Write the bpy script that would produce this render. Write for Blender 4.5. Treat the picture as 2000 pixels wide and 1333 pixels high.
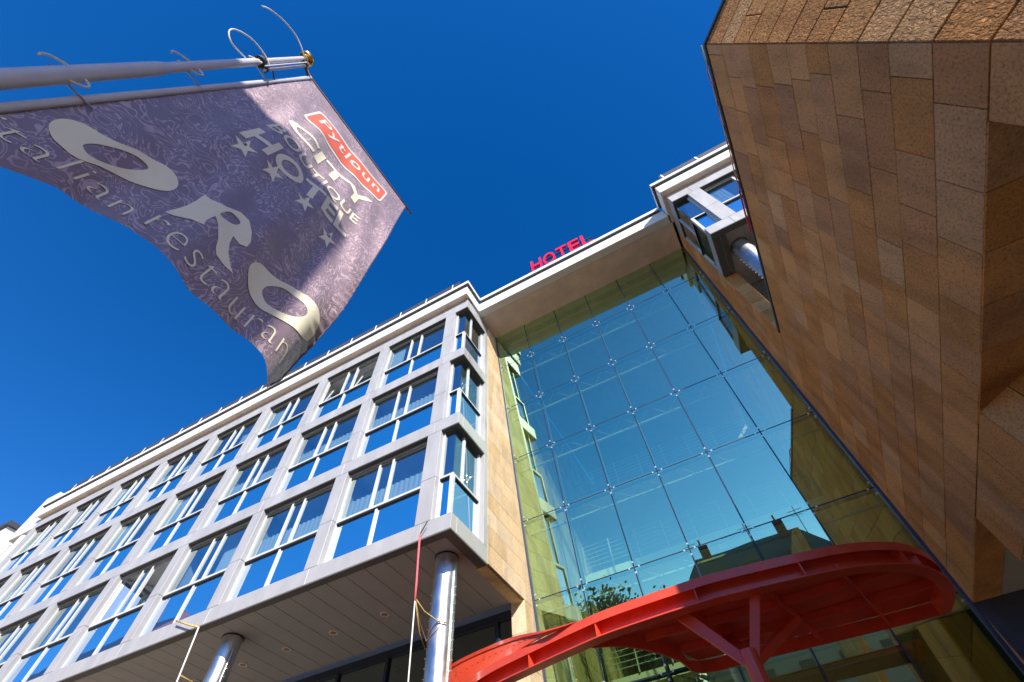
import bpy, bmesh, math, random
from mathutils import Vector, Matrix
S = bpy.context.scene
rad = math.radians
for o in list(bpy.data.objects): bpy.data.objects.remove(o)

# ------------------------------------------------------------ camera
cd = bpy.data.cameras.new('camera'); cam = bpy.data.objects.new('camera', cd); S.collection.objects.link(cam)
cd.sensor_width = 36; cd.lens = 16.2415; cd.clip_start = 0.05; cd.clip_end = 3000
right = Vector((0.87841027, 0.4758212, -0.04460483)); up = Vector((0.42262608, -0.72983602, 0.53733284)); back = Vector((0.22312015, -0.49084984, -0.8421899))
m = Matrix((right, up, back)).transposed().to_4x4(); m.translation = Vector((0, 0, 1.6)); cam.matrix_world = m
S.camera = cam
# ------------------------------------------------------------ sky, sun, exposure
AZ, EL = 38.5, 30.0            # sun stands over the street, 38 degrees right of straight behind
sun_dir = Vector((math.sin(rad(AZ))*math.cos(rad(EL)), -math.cos(rad(AZ))*math.cos(rad(EL)), math.sin(rad(EL))))
w = bpy.data.worlds.new("World"); S.world = w; w.use_nodes = True
wn = w.node_tree; bg = wn.nodes['Background']
sky = wn.nodes.new('ShaderNodeTexSky'); sky.sky_type = 'NISHITA'; sky.sun_disc = False
sky.sun_elevation = rad(EL); sky.sun_rotation = rad(180-AZ); sky.altitude = 800; sky.air_density = 1.0; sky.dust_density = 0.3; sky.ozone_density = 3.0
hs = wn.nodes.new('ShaderNodeHueSaturation'); hs.inputs['Saturation'].default_value = 1.36; hs.inputs['Hue'].default_value = 0.511; hs.inputs['Value'].default_value = 1.12
wn.links.new(sky.outputs[0], hs.inputs['Color']); wn.links.new(hs.outputs[0], bg.inputs[0]); bg.inputs[1].default_value = 0.15
sd = bpy.data.lights.new('sun', 'SUN'); sd.energy = 5.0; sd.angle = rad(0.5); sd.color = (1.0, 0.93, 0.82)
sun = bpy.data.objects.new('sun', sd); S.collection.objects.link(sun); sun.rotation_euler = sun_dir.to_track_quat('Z', 'Y').to_euler(); sun.location = (10, -12, 30)
S.view_settings.view_transform = 'Standard'; S.view_settings.look = 'None'; S.view_settings.exposure = 0.42; S.view_settings.gamma = 1.0
S.cycles.max_bounces = 10; S.cycles.transparent_max_bounces = 24; S.cycles.glossy_bounces = 6; S.cycles.caustics_reflective = False; S.cycles.caustics_refractive = False
S.cycles.use_denoising = True

# ------------------------------------------------------------ materials
def newmat(name):
    m = bpy.data.materials.new(name); m.use_nodes = True; nt = m.node_tree; b = nt.nodes['Principled BSDF']
    return m, nt, b
def N(nt, t, **kw):
    n = nt.nodes.new(t)
    for k, v in kw.items():
        if k in n.inputs: n.inputs[k].default_value = v
        else: setattr(n, k, v)
    return n
def ramp(nt, src, stops):
    r = nt.nodes.new('ShaderNodeValToRGB'); e = r.color_ramp.elements
    while len(e) < len(stops): e.new(0.5)
    for i, (p, c) in enumerate(stops): e[i].position = p; e[i].color = (*c, 1)
    nt.links.new(src, r.inputs[0]); return r
def mixc(nt, fac, a, b, mode='MIX'):
    n = nt.nodes.new('ShaderNodeMix'); n.data_type = 'RGBA'; n.blend_type = mode
    for i, v in ((0, fac), (6, a), (7, b)):
        if hasattr(v, 'is_output') or isinstance(v, bpy.types.NodeSocket): nt.links.new(v, n.inputs[i])
        else: n.inputs[i].default_value = v if i == 0 else (*v, 1)
    return n.outputs[2]
def paint(name, col, rough=0.5, metal=0.0, var=0.08, scale=3.0, bump=0.0, bscale=60, spec=0.5, coat=0.0, streak=0.0):
    m, nt, b = newmat(name)
    tc = N(nt, 'ShaderNodeTexCoord'); n = N(nt, 'ShaderNodeTexNoise', Scale=scale, Detail=6.0, Roughness=0.65)
    mp = N(nt, 'ShaderNodeMapping'); mp.inputs['Scale'].default_value = (1, 1, 0.35 if streak else 1)
    nt.links.new(tc.outputs['Object'], mp.inputs[0]); nt.links.new(mp.outputs[0], n.inputs['Vector'])
    lo = tuple(c*(1-var) for c in col); hi = tuple(min(1, c*(1+var)) for c in col)
    r = ramp(nt, n.outputs[0], [(0.3, lo), (0.7, hi)]); nt.links.new(r.outputs[0], b.inputs['Base Color'])
    b.inputs['Roughness'].default_value = rough; b.inputs['Metallic'].default_value = metal
    b.inputs['Specular IOR Level'].default_value = spec; b.inputs['Coat Weight'].default_value = coat
    rr = ramp(nt, n.outputs[0], [(0.3, (rough*0.85,)*3), (0.7, (min(1, rough*1.2),)*3)]); nt.links.new(rr.outputs[0], b.inputs['Roughness'])
    if bump:
        nb = N(nt, 'ShaderNodeTexNoise', Scale=bscale, Detail=4.0); bp = N(nt, 'ShaderNodeBump', Strength=bump, Distance=0.01)
        nt.links.new(tc.outputs['Object'], nb.inputs['Vector']); nt.links.new(nb.outputs[0], bp.inputs['Height']); nt.links.new(bp.outputs[0], b.inputs['Normal'])
    return m
def stone(name, coarse=False, tint=(1, 1, 1), pit=0.5):
    m, nt, b = newmat(name)
    tc = N(nt, 'ShaderNodeTexCoord'); at = N(nt, 'ShaderNodeAttribute', attribute_name='blk')
    n1 = N(nt, 'ShaderNodeTexNoise', Scale=2.2, Detail=8.0, Roughness=0.6); n2 = N(nt, 'ShaderNodeTexNoise', Scale=34.0, Detail=6.0, Roughness=0.8)
    v = N(nt, 'ShaderNodeTexVoronoi', Scale=38.0)
    ms = N(nt, 'ShaderNodeMapping'); ms.inputs['Scale'].default_value = (1, 1, 0.4); nt.links.new(tc.outputs['Object'], ms.inputs[0]); nt.links.new(ms.outputs[0], n1.inputs['Vector'])
    for x in (n2, v): nt.links.new(tc.outputs['Object'], x.inputs['Vector'])
    c = mixc(nt, 1.0, at.outputs['Color'], tint, 'MULTIPLY')
    r1 = ramp(nt, n1.outputs[0], [(0.25, (0.70, 0.66, 0.64)), (0.5, (1, 1, 1)), (0.78, (1.25, 1.2, 1.12))])
    c = mixc(nt, 1.0, c, r1.outputs[0], 'MULTIPLY')
    r2 = ramp(nt, n2.outputs[0], [(0.34, (0.30, 0.27, 0.26)), (0.46, (0.92, 0.92, 0.92)), (0.70, (1.3, 1.28, 1.22))])
    c = mixc(nt, min(1, pit*1.7), c, mixc(nt, 1.0, c, r2.outputs[0], 'MULTIPLY'))
    nt.links.new(c, b.inputs['Base Color']); b.inputs['Roughness'].default_value = 0.9; b.inputs['Specular IOR Level'].default_value = 0.2
    bp = N(nt, 'ShaderNodeBump', Strength=1.0, Distance=0.03)
    if coarse:
        mp = N(nt, 'ShaderNodeMapping'); mp.inputs['Rotation'].default_value = (0.6, 0.5, 0.3); mp.inputs['Scale'].default_value = (1, 1, 0.45)
        n3 = N(nt, 'ShaderNodeTexNoise', Scale=31.0, Detail=3.0, Roughness=0.6, Distortion=0.8)
        nt.links.new(tc.outputs['Object'], mp.inputs[0]); nt.links.new(mp.outputs[0], n3.inputs['Vector'])
        bp.inputs['Strength'].default_value = 1.0; bp.inputs['Distance'].default_value = 0.16; nt.links.new(n3.outputs[0], bp.inputs['Height'])
    else:
        nt.links.new(n2.outputs[0], bp.inputs['Height'])
    nt.links.new(bp.outputs[0], b.inputs['Normal'])
    return m
def glass(name, tint, gloss, fmin, fmax, wave=0.0, rough=0.0, backc=None):
    m = bpy.data.materials.new(name); m.use_nodes = True; nt = m.node_tree; nt.nodes.remove(nt.nodes['Principled BSDF']); out = nt.nodes['Material Output']
    if backc: t = N(nt, 'ShaderNodeBsdfDiffuse'); t.inputs[0].default_value = (*backc, 1)
    else: t = N(nt, 'ShaderNodeBsdfTransparent'); t.inputs[0].default_value = (*tint, 1)
    if not backc:
        ge = N(nt, 'ShaderNodeNewGeometry'); nt.links.new(mixc(nt, ge.outputs['Backfacing'], tint, (1, 1, 1)), t.inputs[0])
    g = N(nt, 'ShaderNodeBsdfGlossy'); g.inputs['Color'].default_value = (*gloss, 1); g.inputs['Roughness'].default_value = rough
    lw = N(nt, 'ShaderNodeLayerWeight', Blend=0.35); mr = N(nt, 'ShaderNodeMapRange'); mr.inputs[3].default_value = fmin; mr.inputs[4].default_value = fmax
    nt.links.new(lw.outputs['Fresnel'], mr.inputs[0]); mx = N(nt, 'ShaderNodeMixShader')
    geo = N(nt, 'ShaderNodeNewGeometry'); inv = N(nt, 'ShaderNodeMath', operation='SUBTRACT'); inv.inputs[0].default_value = 1.0; nt.links.new(geo.outputs['Backfacing'], inv.inputs[1])
    fm = N(nt, 'ShaderNodeMath', operation='MULTIPLY'); nt.links.new(mr.outputs[0], fm.inputs[0]); nt.links.new(inv.outputs[0], fm.inputs[1])
    nt.links.new(fm.outputs[0] if not backc else mr.outputs[0], mx.inputs[0]); nt.links.new(t.outputs[0], mx.inputs[1]); nt.links.new(g.outputs[0], mx.inputs[2]); nt.links.new(mx.outputs[0], out.inputs[0])
    if wave:
        tc = N(nt, 'ShaderNodeTexCoord'); n = N(nt, 'ShaderNodeTexNoise', Scale=0.7, Detail=1.5); bp = N(nt, 'ShaderNodeBump', Strength=wave, Distance=0.03)
        oi = N(nt, 'ShaderNodeObjectInfo'); ml = N(nt, 'ShaderNodeMath', operation='MULTIPLY'); ml.inputs[1].default_value = 137.0; nt.links.new(oi.outputs['Random'], ml.inputs[0])
        va = N(nt, 'ShaderNodeVectorMath', operation='ADD'); nt.links.new(tc.outputs['Object'], va.inputs[0]); nt.links.new(ml.outputs[0], va.inputs[1]); nt.links.new(va.outputs[0], n.inputs['Vector']); nt.links.new(n.outputs[0], bp.inputs['Height']); nt.links.new(bp.outputs[0], g.inputs['Normal'])
    return m
M = {}
M['panel'] = paint('grey_cladding', (0.44, 0.435, 0.445), 0.45, var=0.13, scale=2.2, streak=1)
M['white'] = paint('white_frame', (0.66, 0.665, 0.67), 0.35, var=0.03)
M['cornice'] = paint('white_render', (0.82, 0.79, 0.74), 0.7, var=0.05, scale=1.5, bump=0.2)
M['plaster'] = paint('brown_plaster', (0.80, 0.65, 0.53), 0.85, var=0.16, scale=1.3, bump=0.3, bscale=25)
M['black_detail'] = paint('plain_black', (0.02, 0.02, 0.022), 0.6)
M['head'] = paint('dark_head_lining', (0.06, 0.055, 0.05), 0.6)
M['darkmetal'] = paint('dark_steel', (0.035, 0.045, 0.075), 0.35, metal=0.3)
M['edgemetal'] = paint('blue_grey_edge_steel', (0.10, 0.12, 0.20), 0.35, metal=0.5)
M['darkclad'] = paint('dark_cladding', (0.05, 0.055, 0.07), 0.4, var=0.2)
M['soffit'] = paint('grey_soffit_plank', (0.40, 0.375, 0.365), 0.55, var=0.07, scale=2)
M['soffitedge'] = paint('dark_soffit_edge', (0.12, 0.11, 0.10), 0.6)
M['steel'] = paint('brushed_steel', (0.66, 0.655, 0.65), 0.36, metal=1.0, var=0.22, scale=6, bump=0.05, bscale=5, streak=1)
M['chrome'] = paint('satin_chrome', (0.88, 0.87, 0.86), 0.3, metal=0.6)
M['red'] = paint('red_paint', (0.77, 0.078, 0.032), 0.36, var=0.12, scale=4, coat=0.25, bump=0.08, bscale=12)
M['polewhite'] = paint('white_pole_paint', (0.62, 0.62, 0.66), 0.35, var=0.06, scale=6)
M['brass'] = paint('brass', (0.75, 0.5, 0.16), 0.2, metal=1.0)
M['wood'] = paint('varnished_rod', (0.35, 0.2, 0.12), 0.5)
M['rope'] = paint('yellow_cord', (0.62, 0.45, 0.14), 0.8, var=0.3, scale=40)
M['ropewhite'] = paint('white_cord', (0.75, 0.74, 0.7), 0.7, var=0.1)
M['pinkwrap'] = paint('pink_wrap', (0.75, 0.15, 0.16), 0.7)
M['signred'] = paint('sign_red', (0.80, 0.01, 0.045), 0.4)
M['signside'] = paint('sign_side', (0.55, 0.30, 0.16), 0.5)
M['roomwhite'] = paint('room_wall', (0.86, 0.86, 0.85), 0.9, var=0.03)
M['curtain'] = paint('sheer_curtain', (0.90, 0.91, 0.91), 0.9, var=0.03)
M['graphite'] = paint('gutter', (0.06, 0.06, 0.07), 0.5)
M['lampin'] = paint('downlight_inside', (0.35, 0.2, 0.14), 0.5)
M['stone'] = stone('brown_sandstone', tint=(1.12, 1.08, 1.0))
M['stonerough'] = stone('rock_faced_sandstone', coarse=True, tint=(1.15, 1.1, 0.95), pit=0.8)
M['stonelight'] = stone('yellow_sandstone', pit=0.35)
M['mortar'] = paint('joint_mortar', (0.05, 0.035, 0.025), 0.9)
M['mortarlight'] = paint('light_joint', (0.30, 0.20, 0.11), 0.9)
M['glass'] = glass('window_glass', (0.72, 0.93, 1.0), (0.88, 0.98, 1.0), 0.52, 0.94, wave=0.16)
M['spandrel'] = glass('blue_spandrel_glass', None, (0.90, 0.97, 1.0), 0.80, 0.97, wave=0.10, backc=(0.02, 0.24, 0.62))
M['atrium'] = glass('teal_atrium_glass', (0.74, 0.97, 0.62), (0.66, 1.0, 0.70), 0.50, 0.9, wave=0.06)
M['darkglass'] = glass('dark_glass', (0.35, 0.42, 0.42), (0.8, 0.9, 0.9), 0.12, 0.8)
M['yellowtube'] = paint('yellow_green_tube', (0.65, 0.66, 0.02), 0.4, var=0.2, scale=20)
M['redtube'] = paint('red_tube', (0.75, 0.01, 0.06), 0.4)
M['roofred'] = paint('red_roof_tile', (0.16, 0.045, 0.04), 0.8, var=0.3, scale=6, bump=0.5)
M['roofgrey'] = paint('grey_roof', (0.09, 0.10, 0.09), 0.7, var=0.25, scale=4)
M['render'] = paint('house_render', (0.42, 0.36, 0.26), 0.9, var=0.1)
M['whiteren'] = paint('white_facade', (0.72, 0.71, 0.68), 0.8, var=0.08, scale=1.5)
M['leaf'] = paint('leaf', (0.06, 0.10, 0.03), 0.8, var=0.5, scale=3)
M['bark'] = paint('bark', (0.10, 0.07, 0.05), 0.9)
M['beige'] = paint('beige_plaster', (0.42, 0.38, 0.31), 0.9)

# ------------------------------------------------------------ mesh helpers
class MB:
    def __init__(s): s.v = []; s.f = []; s.c = []; s.sm = []
    def add(s, vs, fs, col=None, smooth=False):
        n = len(s.v); s.v += [tuple(p) for p in vs]
        for f in fs: s.f.append(tuple(n+i for i in f)); s.c.append(col or (1, 1, 1)); s.sm.append(smooth)
        return s
    def box(s, x0, x1, y0, y1, z0, z1, col=None):
        return s.obox(Vector((x0, y0, z0)), Vector((x1-x0, 0, 0)), Vector((0, y1-y0, 0)), Vector((0, 0, z1-z0)), col)
    def obox(s, o, a, b, c, col=None):
        o, a, b, c = Vector(o), Vector(a), Vector(b), Vector(c)
        vs = [o, o+a, o+a+b, o+b, o+c, o+a+c, o+a+b+c, o+b+c]
        return s.add(vs, [(0, 3, 2, 1), (4, 5, 6, 7), (0, 1, 5, 4), (1, 2, 6, 5), (2, 3, 7, 6), (3, 0, 4, 7)], col)
    def tube(s, p, q, r, seg=12, r2=None, cap=True):
        p, q = Vector(p), Vector(q); r2 = r if r2 is None else r2; d = (q-p).normalized()
        a = d.orthogonal().normalized(); b = d.cross(a); vs = []
        for k in range(seg):
            t = 2*math.pi*k/seg; e = a*math.cos(t)+b*math.sin(t); vs += [p+e*r, q+e*r2]
        fs = [(2*k, 2*((k+1) % seg), 2*((k+1) % seg)+1, 2*k+1) for k in range(seg)]
        s.add(vs, fs, smooth=True)
        if cap: s.add(vs, [tuple(2*k for k in range(seg))[::-1], tuple(2*k+1 for k in range(seg))])
        return s
    def path(s, pts, r, seg=8):
        pts = [Vector(p) for p in pts]; rings = []; a = None
        for i, p in enumerate(pts):
            d = (pts[min(i+1, len(pts)-1)]-pts[max(i-1, 0)]).normalized()
            a = d.orthogonal().normalized() if a is None else (a-d*a.dot(d)).normalized(); b = d.cross(a)
            rings.append([p+(a*math.cos(2*math.pi*k/seg)+b*math.sin(2*math.pi*k/seg))*r for k in range(seg)])
        vs = [v for rg in rings for v in rg]; fs = []
        for i in range(len(pts)-1):
            for k in range(seg): fs.append((i*seg+k, i*seg+(k+1) % seg, (i+1)*seg+(k+1) % seg, (i+1)*seg+k))
        fs.append(tuple(range(seg))[::-1]); fs.append(tuple((len(pts)-1)*seg+k for k in range(seg)))
        return s.add(vs, fs, smooth=True)
    def disc(s, c, n, r0, r1, h, seg=24):       # flat ring: inner r0 outer r1 thickness h along n
        c, n = Vector(c), Vector(n).normalized(); a = n.orthogonal().normalized(); b = n.cross(a); vs = []
        for k in range(seg):
            t = 2*math.pi*k/seg; e = a*math.cos(t)+b*math.sin(t); vs += [c+e*r0, c+e*r1, c+e*r1+n*h, c+e*r0+n*h]
        fs = []
        for k in range(seg):
            i, j = 4*k, 4*((k+1) % seg)
            fs += [(i, i+1, j+1, j), (i+1, i+2, j+2, j+1), (i+2, i+3, j+3, j+2), (i+3, i, j, j+3)]
        return s.add(vs, fs)
    def slab(s, outline, z0, z1):               # vertical prism from a plan outline
        n = len(outline); vs = [(x, y, z0) for x, y in outline]+[(x, y, z1) for x, y in outline]
        fs = [tuple(range(n))[::-1], tuple(range(n, 2*n))]+[(i, (i+1) % n, n+(i+1) % n, n+i) for i in range(n)]
        return s.add(vs, fs)
    def build(s, name, mat, parent=None, bevel=0.0, recalc=True):
        org = Vector(parent.matrix_world.translation) if parent is not None and not parent.get('_pivot') else (Vector(parent['_pivot']) if parent is not None else Vector((0, 0, 0)))
        me = bpy.data.meshes.new(name); me.from_pydata([tuple(Vector(v)-org) for v in s.v], [], s.f); me.validate(clean_customdata=False)
        if len(me.polygons) == len(s.c):
            if any(c != (1, 1, 1) for c in s.c):
                ca = me.color_attributes.new('blk', 'FLOAT_COLOR', 'CORNER')
                for p, c in zip(me.polygons, s.c):
                    for li in p.loop_indices: ca.data[li].color = (*c, 1)
            for p, sm in zip(me.polygons, s.sm): p.use_smooth = sm
        if recalc:
            b = bmesh.new(); b.from_mesh(me); bmesh.ops.recalc_face_normals(b, faces=b.faces); b.to_mesh(me); b.free()
        o = bpy.data.objects.new(name, me); S.collection.objects.link(o)
        me.materials.append(mat)
        if parent is not None:
            o.parent = parent; o['_pivot'] = tuple(org)
        if bevel:
            md = o.modifiers.new('bevel', 'BEVEL'); md.width = bevel; md.segments = 1; md.limit_method = 'ANGLE'
        return o
ALL_PIV = []
def thing(name, label, cat, loc, group=None):
    o = bpy.data.objects.new(name, None); S.collection.objects.link(o); o.location = loc; o.empty_display_size = 0.2
    o.matrix_world = Matrix.Translation(Vector(loc)); o['_pivot'] = tuple(loc)
    o['label'] = label; o['category'] = cat
    if group: o['group'] = group
    return o
def tag(o, label, cat, group=None):
    o['label'] = label; o['category'] = cat
    if group: o['group'] = group
    return o
def kids(o): return [c for c in S.objects if c.parent == o]
def copy_tree(o, shift, parent, top=True):
    c = o.copy(); S.collection.objects.link(c); c.parent = parent
    c.location = o.location+Vector(shift) if top else o.location
    for ch in list(o.children): copy_tree(ch, (0, 0, 0), c, False)
    return c
def struct(o): o['kind'] = 'structure'; return o

# ------------------------------------------------------------ ground
mg, nt, b = newmat('plaza_paving')
tc = N(nt, 'ShaderNodeTexCoord'); br = N(nt, 'ShaderNodeTexBrick', Scale=1.0); br.inputs['Color1'].default_value = (0.56, 0.47, 0.36, 1); br.inputs['Color2'].default_value = (0.50, 0.41, 0.31, 1); br.inputs['Mortar'].default_value = (0.2, 0.18, 0.15, 1)
br.inputs['Brick Width'].default_value = 0.6; br.inputs['Row Height'].default_value = 0.3; br.inputs['Mortar Size'].default_value = 0.01
nt.links.new(tc.outputs['Object'], br.inputs['Vector']); nt.links.new(br.outputs[0], b.inputs['Base Color']); b.inputs['Roughness'].default_value = 0.85
g = MB(); g.add([(-1500, -1500, 0), (1500, -1500, 0), (1500, 1500, 0), (-1500, 1500, 0)], [(0, 1, 2, 3)])
struct(g.build('ground', mg, recalc=False))
g = MB(); g.add([(-9, -0.5, 0.004), (6, -0.5, 0.004), (6, 13, 0.004), (-9, 13, 0.004)], [(0, 1, 2, 3)])
struct(g.build('bounce_cut_sheet', paint('dark_bounce_cut', (0.06, 0.058, 0.055), 0.6, var=0.3, scale=2), recalc=False))  # unseen dark sheet added to cut light bounced up at the canopy
# road along the street
g = MB(); g.add([(-300, -23, 0.004), (300, -23, 0.004), (300, -13, 0.004), (-300, -13, 0.004)], [(0, 1, 2, 3)])
struct(g.build('road', paint('asphalt', (0.05, 0.05, 0.052), 0.85, var=0.2, scale=3), recalc=False))

# ------------------------------------------------------------ stone block walls
RED = [(0.76, 0.35, 0.12), (0.82, 0.41, 0.16), (0.72, 0.33, 0.115), (0.86, 0.46, 0.19), (0.78, 0.42, 0.20), (0.82, 0.49, 0.25), (0.68, 0.34, 0.15), (0.74, 0.35, 0.11), (0.62, 0.32, 0.16)]
YEL = [(0.84, 0.64, 0.38), (0.88, 0.69, 0.44), (0.84, 0.61, 0.33), (0.90, 0.74, 0.52), (0.86, 0.66, 0.40)]
def blocks(mb, o, u, n, zs, u0, u1, seed, pal, joints=None, lens=(0.5, 1.05), gap=0.009, thick=0.05):
    rnd = random.Random(seed); o, u, n = Vector(o), Vector(u), Vector(n)
    for i in range(len(zs)-1):
        js = list((joints or {}).get(i, []))
        js = [j for j in js if u0+0.1 < j < u1-0.1]; x = js[-1] if js else u0-rnd.uniform(0, 0.4)
        while x < u1-0.45:
            x += rnd.uniform(*lens)
            if u0+0.12 < x < u1-0.3: js.append(x)
        ed = [u0]+js+[u1]
        for a, b2 in zip(ed[:-1], ed[1:]):
            c = rnd.choice(pal); k = rnd.uniform(0.92, 1.08); mean_ = [sum(q[i_] for q in pal)/len(pal) for i_ in range(3)]; c = tuple((0.76*q+0.24*mq)*k for q, mq in zip(c, mean_)); dep = rnd.uniform(-0.0025, 0.0025)
            mb.obox(o+u*(a+gap/2)+n*(dep-thick)+Vector((0, 0, zs[i]+gap/2)), u*(b2-a-gap), n*thick, Vector((0, 0, zs[i+1]-zs[i]-gap)), c)

# ============================================================ LEFT HOTEL WING
YF = 7.0; ROWS = [(8.12, 10.95), (11.40, 14.22), (14.68, 17.50)]
XL = -4.95; XEND = -31.2
wing = thing('hotel_wing', 'long grey hotel wing with rows of blue mirrored windows, left of the glass front', 'building', (-18, 7, 0))
cols = [(-5.93-3.165*k-2.74, -5.93-3.165*k) for k in range(8)]     # window openings, first one nearest the corner
G = 0.006
fw = MB()
def hband(x0, x1, z0, z1, y=YF, d=0.22):
    fw.box(x0, x1, y, y+d, z0, z1)
zb = [(7.72, 8.12), (10.95, 11.40), (14.22, 14.68), (17.50, 18.15)]
seams = [XL-0.45]+[c[1]+0.0 for c in cols]+[cols[-1][0]-0.3]
for (z0, z1) in zb:
    xs = [XL]+[c[1]+0.19 for c in cols]+[XEND]
    for a, b2 in zip(xs[:-1], xs[1:]): hband(b2+G/2, a-G/2, z0, z1)
pil = [(cols[0][1], XL-0.55)]+[(cols[k+1][1], cols[k][0]) for k in range(7)]
for (z0, z1) in ROWS:
    zt = z0+1.23
    for (a, b2) in pil+[(XEND, cols[7][0])]:
        for (c0, c1) in ((z0+G, zt-G/2), (zt+G/2, z1-G)): hband(a, b2, c0, c1)
fw.build('wall', M['panel'], wing, bevel=0.006)
bk = MB(); bk.box(XEND+0.03, XL-0.23, YF+0.225, YF+0.27, 7.74, 8.1)
for (z0, z1) in zb[1:]: bk.box(XEND+0.03, XL-0.23, YF+0.225, YF+0.27, z0+0.01, z1-0.01)
for (z0, z1) in ROWS:
    for (a, b2) in pil: bk.box(a+0.02, b2-0.02, YF+0.1, YF+0.27, z0, z1)
bk.build('backing_panel', M['soffitedge'], wing)
# return face at the corner (x = XL)
rf = MB()
for (z0, z1) in zb: rf.box(XL-0.22, XL, YF+0.225, 8.555, z0, z1)
for (z0, z1) in ROWS: rf.box(XL-0.22, XL-0.002, 8.37, 8.555, z0+G, z1-G)
rf.build('return_wall', M['panel'], wing, bevel=0.006)
# rooms behind the glass
rm = MB()
for (z0, z1) in ROWS:
    rm.box(XEND, XL-0.35, 7.32, 11.2, z1+0.02, z1+0.12); rm.box(XEND, XL-0.35, 7.32, 11.2, z0-0.2, z0-0.1); rm.box(XEND, XL-0.35, 11.2, 11.3, z0-0.1, z1+0.02)
    for (a, b2) in pil[1:]+[(XEND, XEND+0.15)]: rm.box((a+b2)/2-0.06, (a+b2)/2+0.06, 7.32, 11.2, z0-0.1, z1+0.02)
rm.build('room_interior', M['roomwhite'], wing)
# windows
def make_window(x0, x1, z0, z1, parent, sashes=('fixed',)*3, curtain=None):
    yg = YF+0.20; zt = z0+1.22; wd = 0.046
    xm1 = x0+(x1-x0)*0.385; xm2 = x0+(x1-x0)*0.555; xl = x0+(x1-x0)*0.475
    f = MB()
    f.box(x0, x0+wd, yg-0.05, yg+0.05, z0, z1-0.03); f.box(x1-wd, x1, yg-0.05, yg+0.05, z0, z1-0.03)
    f.box(x0+wd, x1-wd, yg-0.04, yg+0.05, z1-0.03-wd, z1-0.03); f.box(x0+wd, x1-wd, yg-0.05, yg+0.05, z0, z0+wd)
    f.box(x0+wd, x1-wd, yg-0.075, yg+0.05, zt-0.035, zt+0.035)
    for xm in (xm1, xm2): f.box(xm-0.034, xm+0.034, yg-0.05, yg+0.05, zt+0.035, z1-0.03-wd)
    f.box(xl-0.034, xl+0.034, yg-0.05, yg+0.05, z0+wd, zt-0.035)
    fo = f.build('window', M['white'], parent, bevel=0.004)
    k = MB(); k.box(x0+0.004, x1-0.004, YF+0.012, YF+0.13, z1-0.03, z1-0.004); gk = MB(); gk.box(x0+wd, x1-wd, yg-0.058, yg-0.01, zt-0.075, zt-0.037); gk.build('black_detail', M['black_detail'], fo)  # thin dark strip just below the transom
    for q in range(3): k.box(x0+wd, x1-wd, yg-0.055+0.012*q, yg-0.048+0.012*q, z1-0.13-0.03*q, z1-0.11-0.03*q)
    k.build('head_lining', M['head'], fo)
    ed = [x0+wd, xm1, xm2, x1-wd]
    for i in range(3):
        s = sashes[i]; a, b2 = ed[i]+(0.034 if i else 0), ed[i+1]-(0.034 if i < 2 else 0)
        zt0, zt1 = zt+0.035, z1-0.03-wd
        if s == 'open': continue
        if s == 'tilt':
            p = MB(); th = rad(11); up_ = Vector((0, math.sin(th), math.cos(th)))*(zt1-zt0-0.04); o = Vector((a, yg+0.02, zt0+0.02)); nrm = Vector((0, math.cos(th), -math.sin(th)))
            p.obox(o+Vector((0.05, 0, 0))+nrm*0.02, Vector((b2-a-0.1, 0, 0)), up_, nrm*0.012); p.build('pane', M['glass'], fo)
            p = MB(); un = up_.normalized()
            p.obox(o, Vector((0.05, 0, 0)), up_, nrm*0.05); p.obox(o+Vector((b2-a-0.05, 0, 0)), Vector((0.05, 0, 0)), up_, nrm*0.05)
            p.obox(o+Vector((0.05, 0, 0)), Vector((b2-a-0.1, 0, 0)), un*0.05, nrm*0.05); p.obox(o+up_-un*0.05+Vector((0.05, 0, 0)), Vector((b2-a-0.1, 0, 0)), un*0.05, nrm*0.05)
            p.build('tilted_sash', M['white'], fo)
        elif s == 'swing':
            p = MB(); th = rad(52); h = Vector((math.cos(th), math.sin(th), 0))*(b2-a); o = Vector((a, yg+0.03, zt0+0.02)); nv = Vector((-math.sin(th), math.cos(th), 0))
            p.obox(o+h*0.07, h*0.86, nv*0.012, Vector((0, 0, zt1-zt0-0.04))); p.build('pane', M['glass'], fo)
            p = MB()
            hh = zt1-zt0-0.04
            for q in (0, 0.93): p.obox(o+h*q, h*0.07, nv*0.05, Vector((0, 0, hh)))
            for zq in (0, hh-0.07): p.obox(o+h*0.07+Vector((0, 0, zq)), h*0.86, nv*0.05, Vector((0, 0, 0.07)))
            p.build('swung_sash', M['white'], fo)
        else:
            p = MB(); p.box(a, b2, yg-0.006, yg+0.006, zt0, zt1); p.build('pane', M['glass'], fo)
    for a, b2 in ((x0+wd, xl-0.034), (xl+0.034, x1-wd)):
        p = MB(); p.box(a, b2, yg-0.006, yg+0.006, z0+wd, zt-0.035); p.build('spandrel_pane', M['spandrel'], fo)
    if curtain:
        c = MB(); cx0, cx1, cz = curtain; n = 26; vs = []; n = 60
        for i in range(n+1):
            x = x0+(x1-x0)*(cx0+(cx1-cx0)*i/n); y = yg+0.11+0.022*math.sin(i*1.7); vs += [(x, y, zt-0.3), (x, y, z0+(z1-z0)*cz)]
        c.add(vs, [(2*i, 2*i+2, 2*i+3, 2*i+1) for i in range(n)], smooth=True); c.build('curtain', M['curtain'], fo, recalc=False)
    return fo
rnd = random.Random(4)
protos = {}
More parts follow.
